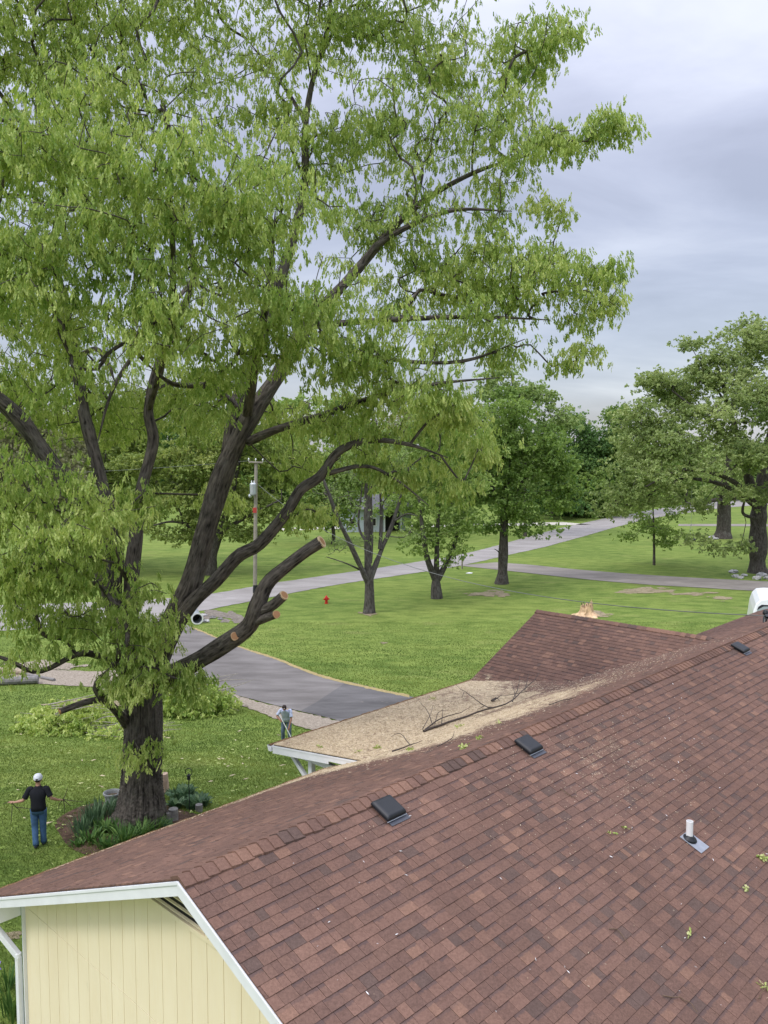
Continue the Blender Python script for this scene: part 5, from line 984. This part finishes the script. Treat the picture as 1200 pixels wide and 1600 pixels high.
b = gp(258, 1240); mb = MB(); mb.tube([(0, 0, 0), (-.03, .0, .6)], [.13, .12], 14); o = mb.build('log', plain('peeled_log', (.50, .36, .27), .8, .3, 4)); o.location = b; tag(o, 'pale upright log leaning behind the right side of the trunk', 'log')
b = gp(296, 1268); hk = empty('shepherd_hook', b, 0, 'thin black shepherd hook with a small lantern by the hostas', 'hook'); hh_ = 1.0
mb = MB(); mb.tube([(0, 0, 0), (0, 0, hh_)], .012, 6); mb.tube([(.0+.09*math.sin(t)*1., 0, hh_+.10-.10*math.cos(t)) for t in np.linspace(0, 5.2, 16)], .010, 6); mb.build('rod', M_black, hk)
mb = MB(); mb.lathe([(.03, -.09), (.055, -.07), (.04, .0), (.06, .03), (.01, .08)], (.0, 0, hh_-.03), 10); mb.build('lantern', M_black, hk)
# brush piles of cut limbs
def brush(px, py, rx, ry, rz, n, label, tb=.5):
    b = gp(px, py); o = empty('brush_pile', b, 0, label, 'brush pile'); P = rng.normal(size=(n, 3)); P = unit(P)*rng.random((n, 1))**.5*np.array([rx, ry, rz]); P[:, 2] = np.abs(P[:, 2])+.05
    Q, D, LL, Wd, tt = sprigs(P, rng.normal(size=n), 4, 8, .2, .2, .9, .42, tb, .2); Q[:, 2] = np.maximum(Q[:, 2], .05)
    Vq, Qf, t = leaf_arrays(Q, D, LL, Wd, tt, T_OAK, F_OAK); npmesh('foliage', Vq, Qf, M_leaf, o, {'tint': t}, local=True)
    mb = MB()
    for _ in range(26):
        a = rng.uniform(-.7, .7)+(PI if rng.random() < .3 else 0); l = rng.uniform(.5, 1)*rx*1.3; s = np.array([rng.uniform(-.5, .5)*rx, rng.uniform(-.5, .5)*ry, rng.uniform(.1, rz)]); e_ = s+np.array([math.cos(a)*l, math.sin(a)*l*.5, rng.uniform(-.2, .5)*rz]); m_ = (s+e_)/2+rng.normal(0, .08, 3)
        mb.tube(smoothpath([s, m_, e_], 3), np.linspace(rng.uniform(.015, .045), .006, 7), 5)
    mb.build('branches', M_twig2, o); return o
M_twig2 = plain('grey_twig', (.30, .27, .22), .85, .35, 8)
brush(300, 1112, 1.9, 1.6, 1.5, 700, 'leafy heap of cut oak boughs behind the trunk, beside the driveway', .5); brush(112, 1140, 2.3, 1.6, 1.1, 520, 'low spread of cut leafy boughs on the lawn left of the trunk', .6); brush(205, 1150, 1.5, .9, .5, 110, 'cut boughs with bare grey sticks just left of the trunk', .6)
brush(245, 1090, 1.6, 1.6, 1.3, 350, 'leafy cut boughs directly behind the great trunk', .45)
for (x0, y0, x1, y1, r, lb) in [(-40, 1072, 60, 1068, .22, 'dark fallen log at the left edge below the gravel path'), (0, 1052, 40, 1055, .17, 'pale cut log lying on the gravel path at the left edge'), (-30, 1040, 85, 1065, .09, 'dark fallen limb slanting across the gravel path at the left')]:
    A = gp(x0, y0)+np.array([0, 0, r]); B_ = gp(x1, y1)+np.array([0, 0, r]); mb = MB(); mb.tube(smoothpath([A, (A+B_)/2+rng.normal(0, .05, 3), B_], 4)-A, r, 12); o = mb.build('log', M_rock2 if 'dark' in lb else M_oldlog); o.location = A; tag(o, lb, 'log')
# fallen leaves, twigs and wood chips over the near lawn
def lawn_xy(n, y0, y1, x0=-.47, x1=.2, p=1.):
    y = y0+(y1-y0)*rng.random(n)**p; x = rng.uniform(x0, x1, n)*y*1.15; P = np.stack([x, y], 1); k = np.ones(n, bool)
    for q in POLYS: k &= ~inpoly(P, q)
    HX = (np.c_[P, np.zeros(n)]-MH[:3, 3])@R3; k &= ~((HX[:, 0] > 0) & (HX[:, 0] < XEND) & (np.abs(HX[:, 1]) < WY)); return P[k]
P = lawn_xy(700, 15, 36, -.47, -.02); cc = rng.normal(size=(60, 2))*[3.5, 4]+[-5.5, 22]; Pc = (cc[rng.integers(0, 60, 620)]+rng.normal(0, .45, (620, 2))); P = np.vstack([P[:260], Pc]); n = len(P)
k = np.ones(n, bool)
for q in POLYS[:2]: k &= ~inpoly(P, q)
HX = (np.c_[P, np.zeros(n)]-MH[:3, 3])@R3; k &= ~((HX[:, 0] > 0) & (np.abs(HX[:, 1]) < WY)) & (P[:, 1] < 36) & (P[:, 1] > 13); P = P[k]; n = len(P)
D = rng.normal(size=(n, 3))*[1, 1, .25]; ll = rng.uniform(.06, .16, n)
V, Q, t = leaf_arrays(np.c_[P, G(P[:, 1])+.06], D, ll, ll*.45, np.clip(rng.normal(.42, .25, n), 0, 1), T_OAK, F_OAK, np.tile([0, 0, 1.], (n, 1))+rng.normal(0, .4, (n, 3)))
tag(npmesh('leaf_litter', V, Q, M_sprig, None, {'tint': t}), kind='stuff')
P = lawn_xy(90, 15, 34, -.47, 0); n = len(P); D = rng.normal(size=(n, 3))*[1, 1, .1]; ll = rng.uniform(.08, .3, n)
V, Q, t = leaf_arrays(np.c_[P, G(P[:, 1])+.06], D, ll, rng.uniform(.03, .06, n), np.full(n, .5), T_DIA, F_DIA, np.tile([0, 0, 1.], (n, 1)))
tag(npmesh('wood_chips', V, Q, plain('chips', (.66, .55, .38), .8, .2, 4), None), kind='stuff')
# grass blades on the nearer lawn
P = rng.random(760000); yy = 12.5*(62/12.5)**P; xr = rng.uniform(-1.0, .80, len(yy)); xx = xr*yy; k = ((xx < .22*yy) | (yy > 36)) & (rng.random(len(yy)) < np.clip(1-(np.abs(xr+.1)-.55)/.35, 0, 1)); P = np.stack([xx, yy], 1)[k]; k = np.ones(len(P), bool)
for q in POLYS: k &= ~inpoly(P, q)
HX = (np.c_[P, np.zeros(len(P))]-MH[:3, 3])@R3; k &= ~((HX[:, 0] > 0) & (HX[:, 0] < XEND) & (np.abs(HX[:, 1]) < WY)); P = P[k]; m = len(P)
D = rng.normal(size=(m, 3))*[.55, .55, .15]+[0, 0, 1]; ll = (.048+.0007*P[:, 1])*rng.uniform(.5, 1.3, m)
tn_ = .5+.13*np.sin(P[:, 0]*1.1+np.sin(P[:, 1]*.7)*2)+.11*np.sin(P[:, 1]*1.3+P[:, 0]*.6)+.10*np.sin(P[:, 1]*.31+P[:, 0]*.17+1)+rng.normal(0, .095, m)
V, Q, t = leaf_arrays(np.c_[P, G(P[:, 1])], D, ll*(1-.6*smooth(45, 62, P[:, 1])), .00085*P[:, 1]*rng.uniform(.7, 1.3, m), np.clip(tn_, 0, 1), T_BLD, F_BLD)
tag(npmesh('grass', V, Q, M_grass, None, {'tint': t}), kind='stuff')
# ------------------------------------------------------------------ people
M_skin = plain('skin', (.46, .26, .18), .6, .06, 20); M_skin2 = plain('tanned_skin', (.30, .155, .10), .6, .06, 20)
M_tee = plain('black_tshirt', (.012, .013, .017), .9, .2, 8); M_jeans = plain('blue_jeans', (.055, .115, .215), .9, .25, 9, bump=.3); M_shoe = plain('dark_shoe', (.03, .035, .05), .7)
M_tee2 = plain('pale_blue_tshirt', (.45, .50, .64), .9, .12, 8); M_jeans2 = plain('grey_jeans', (.11, .15, .21), .9, .2, 9); M_hair = plain('dark_hair', (.03, .02, .015), .8); M_glove = plain('pale_glove', (.55, .54, .50), .8); M_cap = plain('white_cap', (.70, .72, .78), .8, .05)
def skinmesh(name, joints, edges, mat, parent, root=0, lv=2):
    me = bpy.data.meshes.new(name); me.from_pydata([j[:3] for j in joints], edges, []); o = bpy.data.objects.new(name, me); col.objects.link(o); me.materials.append(mat); o.parent = parent
    o.modifiers.new('skin', 'SKIN'); sv = me.skin_vertices[0].data
    for i, j in enumerate(joints): r = j[3]; sv[i].radius = (r, r) if not isinstance(r, tuple) else r; sv[i].use_root = (i == root)
    s = o.modifiers.new('sub', 'SUBSURF'); s.levels = lv; s.render_levels = lv
    for p in me.polygons: p.use_smooth = True
    return o
def hand(w, d, up, J, E, wi, r=.009):
    """palm and five fingers from the wrist joint index wi"""
    w = Vector(w); d = Vector(d).normalized(); s = d.cross(Vector(up)).normalized(); n_ = s.cross(d)
    J.append((*(w+d*.05), (.038, .018))); E.append((wi, len(J)-1)); pi_ = len(J)-1
    for q, (o_, l) in enumerate([(-.030, .065), (-.010, .078), (.010, .074), (.030, .058)]):
        a = w+d*.09+s*o_; b = a+d*l*.55-n_*.012; c = b+d*l*.35-n_*.028; i = len(J); J += [(*a, .0105), (*b, .009), (*c, .007)]; E += [(pi_, i), (i, i+1), (i+1, i+2)]
    a = w+d*.04-s*.042; b = a+d*.035-s*.02-n_*.01; i = len(J); J += [(*a, .011), (*b, .009)]; E += [(pi_, i), (i, i+1)]
def ringloft(mb, secs, n=20):
    V = []; 
    for (c, rx, ry) in secs:
        for i in range(n): a = 2*PI*i/n; V.append((c[0]+rx*math.copysign(abs(math.cos(a))**.85, math.cos(a)), c[1]+ry*math.copysign(abs(math.sin(a))**.85, math.sin(a)), c[2]))
    m = len(secs); mb.add(V, [(j*n+i, j*n+(i+1) % n, (j+1)*n+(i+1) % n, (j+1)*n+i) for j in range(m-1) for i in range(n)]+[tuple(range(n-1, -1, -1)), tuple(range((m-1)*n, m*n))])
def limbtube(mb, pts, rs, n=14): 
    P = smoothpath(pts, 4); mb.tube(P, np.interp(np.linspace(0, 1, len(P)), np.linspace(0, 1, len(rs)), rs), n)
def person(loc, rz, label, sh, el, wr, hd, head, hips, kn, an, lean, mats, cap=False, sc_=1.):
    root = empty('person', loc, rz, label, 'person'); root.scale = (sc_,)*3; skin, tee, jeans = mats
    J = [(*hips[2], (.13, .10)), (*lean[0], (.12, .095)), (*lean[1], (.11, .085)), (*lean[2], .055), (*(Vector(lean[2]).lerp(Vector(head), .5)), .058), (*head, (.078, .095)), (*(Vector(head)+Vector((0, .01, .07))), (.066, .085))]
    E = [(0, 1), (1, 2), (2, 3), (3, 4), (4, 5), (5, 6)]
    for q in (0, 1):
        i = len(J); e_, w_ = Vector(el[q]), Vector(wr[q]); s_ = Vector(sh[q])
        J += [(*s_, .045), (*(s_.lerp(e_, .5)), .048), (*e_, .040), (*(e_.lerp(w_, .4)), .040), (*w_, (.028, .022))]; E += [(2, i), (i, i+1), (i+1, i+2), (i+2, i+3), (i+3, i+4)]
        hand(w_, Vector(hd[q])-w_, (0, 0, 1), J, E, i+4)
    for q in (0, 1):
        i = len(J); J += [(*hips[q], .085), (*kn[q], .055), (*an[q], .038), (*(Vector(an[q])+Vector((0, .13, -.06))), .03)]; E += [(0, i), (i, i+1), (i+1, i+2), (i+2, i+3)]
    skinmesh('body', J, E, skin, root)
    mb = MB(); c0, c1, c2q, nk = [Vector(x) for x in (hips[2], lean[0], lean[1], lean[2])]
    ringloft(mb, [(c0+Vector((0, 0, -.06)), .178, .135), (c0+Vector((0, 0, .04)), .170, .130), (c1, .165, .125), (c1.lerp(c2q, .6), .185, .135), (c2q+Vector((0, 0, .03)), .200, .130), (c2q.lerp(nk, .55), .165, .105), (nk+Vector((0, 0, -.035)), .085, .075), (nk, .066, .064)])
    for q in (0, 1): s_, e_ = Vector(sh[q]), Vector(el[q]); limbtube(mb, [s_.lerp(c2q, .35)+Vector((0, 0, .02)), s_, s_.lerp(e_, .45), s_.lerp(e_, .80)], [.06, .070, .068, .072])
    o = mb.build('shirt', tee, root, smooth=True)
    mb = MB(); ringloft(mb, [(c0+Vector((0, 0, -.13)), .168, .128), (c0+Vector((0, 0, -.02)), .165, .125), (c0+Vector((0, 0, .03)), .155, .115)])
    for q in (0, 1): h_, k_q, a_ = Vector(hips[q]), Vector(kn[q]), Vector(an[q]); limbtube(mb, [h_+Vector((0, 0, .04)), h_.lerp(k_q, .4), k_q, k_q.lerp(a_, .5), a_+Vector((0, 0, -.03))], [.098, .095, .078, .072, .068])
    mb.build('jeans', jeans, root, smooth=True)
    for q in (0, 1):
        a_ = Vector(an[q]); mb = MB(); mb.blob(a_+Vector((0, .07, -.055)), (.052, .145, .05), 8); mb.build('shoe', M_shoe, root, smooth=True)
    hv = Vector(head)
    mb = MB(); mb.blob(hv+Vector((0, -.012, .045)), (.086, .105, .088), 9); mb.build('hair', M_hair, root, smooth=True)
    mb = MB(); mb.blob(hv+Vector((0, .10, .0)), (.014, .022, .018), 5); mb.build('nose', skin, root, smooth=True)
    for s in (-1, 1):
        mb = MB(); mb.blob(hv+Vector((s*.082, 0, .005)), (.012, .022, .032), 5); mb.build('ear', skin, root, smooth=True)
        mb = MB(); mb.blob(hv+Vector((s*.032, .088, .02)), (.013, .01, .009), 5); mb.build('eye', M_pvc, root)
    mb = MB(); mb.blob(hv+Vector((0, .09, -.04)), (.024, .010, .007), 5); mb.build('mouth', M_red, root)
    if cap:
        mb = MB(); V = []; n = 20
        for j, (r, z) in enumerate([(.108, .035), (.112, .07), (.104, .11), (.075, .145), (.03, .162), (.002, .165)]):
            for i in range(n): a = 2*PI*i/n; V.append(hv+Vector((r*.92*math.cos(a), r*1.08*math.sin(a), z)))
        mb.add(V, [(j*n+i, j*n+(i+1) % n, (j+1)*n+(i+1) % n, (j+1)*n+i) for j in range(5) for i in range(n)])
        mb.add([hv+Vector((x, y, z)) for x, y, z in [(-.08, .09, .045), (.08, .09, .045), (.07, .17, .03), (.03, .20, .028), (-.03, .20, .028), (-.07, .17, .03)]], [tuple(range(6))])
        c_ = mb.build('cap', M_cap, root, smooth=True); mb = MB(); mb.blob(hv+Vector((0, -.112, .058)), (.034, .012, .022), 6); mb.build('cap_opening', M_hair, c_)
    return root
bm_ = gp(62, 1323)
person(bm_, math.radians(8), 'man in black t-shirt, jeans and white cap seen from behind on the lawn', [(-.19, .02, 1.42), (.19, .02, 1.42)], [(-.33, -.03, 1.17), (.31, -.03, 1.19)], [(-.56, .06, 1.10), (.43, .12, 1.08)], [(-.70, .10, 1.12), (.52, .22, 1.04)], (0, .04, 1.62), [(-.095, 0, .9), (.095, 0, .9), (0, 0, .98)], [(-.10, .03, .5), (.075, .07, .5)], [(-.06, -.10, .12), (.07, .10, .10)], [(0, 0, 1.14), (0, .01, 1.32), (0, .03, 1.50)], (M_skin, M_tee, M_jeans), True, 1.0)
def twigs(loc, label, segs):
    mb = MB()
    for s in segs: mb.tube(smoothpath(s, 3), np.linspace(.010, .004, len(smoothpath(s, 3))), 5)
    o = mb.build('twig_bundle', M_twig); o.location = loc; tag(o, label, 'twigs'); return o
def wp(root, v): return np.array(root)+np.array(v)
twigs(bm_+np.array([-.68, .02, 1.10]), 'twiggy branch held in the left hand of the man in the cap', [[(0, 0, 0), (.12, .05, -.15), (.25, .1, -.35)], [(0, 0, 0), (-.1, .1, -.05), (-.22, .1, -.1)], [(.1, .05, -.15), (.3, .1, -.2), (.45, .1, -.22)], [(.05, 0, -.1), (.02, 0, -.4), (-.05, .1, -.6)]])
twigs(bm_+np.array([.50, .25, 1.06]), 'bundle of twigs in the right hand of the man in the cap', [[(0, 0, 0), (.06, .02, .14), (.10, .05, .3)], [(0, 0, 0), (.02, .02, -.2), (0, .05, -.38)], [(0, 0, 0), (.2, .1, -.08), (.4, .2, -.15)], [(.0, 0, 0), (.12, .05, -.16), (.2, .1, -.2)], [(0, 0, 0), (-.1, 0, -.12), (-.14, 0, -.3)]])
bl_ = gp(448, 1160)
pb2 = person(bl_, math.radians(172), 'dark-haired man in pale blue t-shirt bending over a rake by the porch roof corner', [(-.19, .15, 1.32), (.19, .15, 1.32)], [(-.26, .26, 1.04), (.33, .22, 1.10)], [(-.22, .44, .80), (.17, .42, 1.05)], [(-.20, .50, .70), (.08, .50, 1.02)], (0, .33, 1.46), [(-.10, 0, .86), (.10, 0, .86), (0, .0, .92)], [(-.13, .10, .48), (.13, .06, .48)], [(-.14, 0, .09), (.15, -.02, .09)], [(0, .04, 1.05), (0, .12, 1.22), (0, .24, 1.38)], (M_skin2, M_tee2, M_jeans2), False, 1.0)
Mp = np.array(Matrix.Translation(Vector(bl_)) @ Matrix.Rotation(math.radians(172), 4, 'Z'))
def lw(v): return Mp[:3, :3]@np.array(v)+Mp[:3, 3]
rk = empty('rake', lw((.2, .45, .3)), 0, 'long-handled rake held by the man in the pale blue t-shirt', 'rake')
mb = MB(); mb.tube([lw((.16, .47, 1.25)), lw((-.24, .53, .55)), lw((-.46, .60, .12))], .016, 8); o = npmesh('handle', np.array(mb.v), mb.f, M_pvc, rk)
mb = MB(); e0 = lw((-.46, .60, .12))
for s in np.linspace(-.2, .2, 9): mb.tube([e0, e0+np.array([s*.5, -.02, -.06]), e0+np.array([s, -.12, -.14])], .005, 4)
npmesh('tines', np.array(mb.v), mb.f, M_metal, rk)
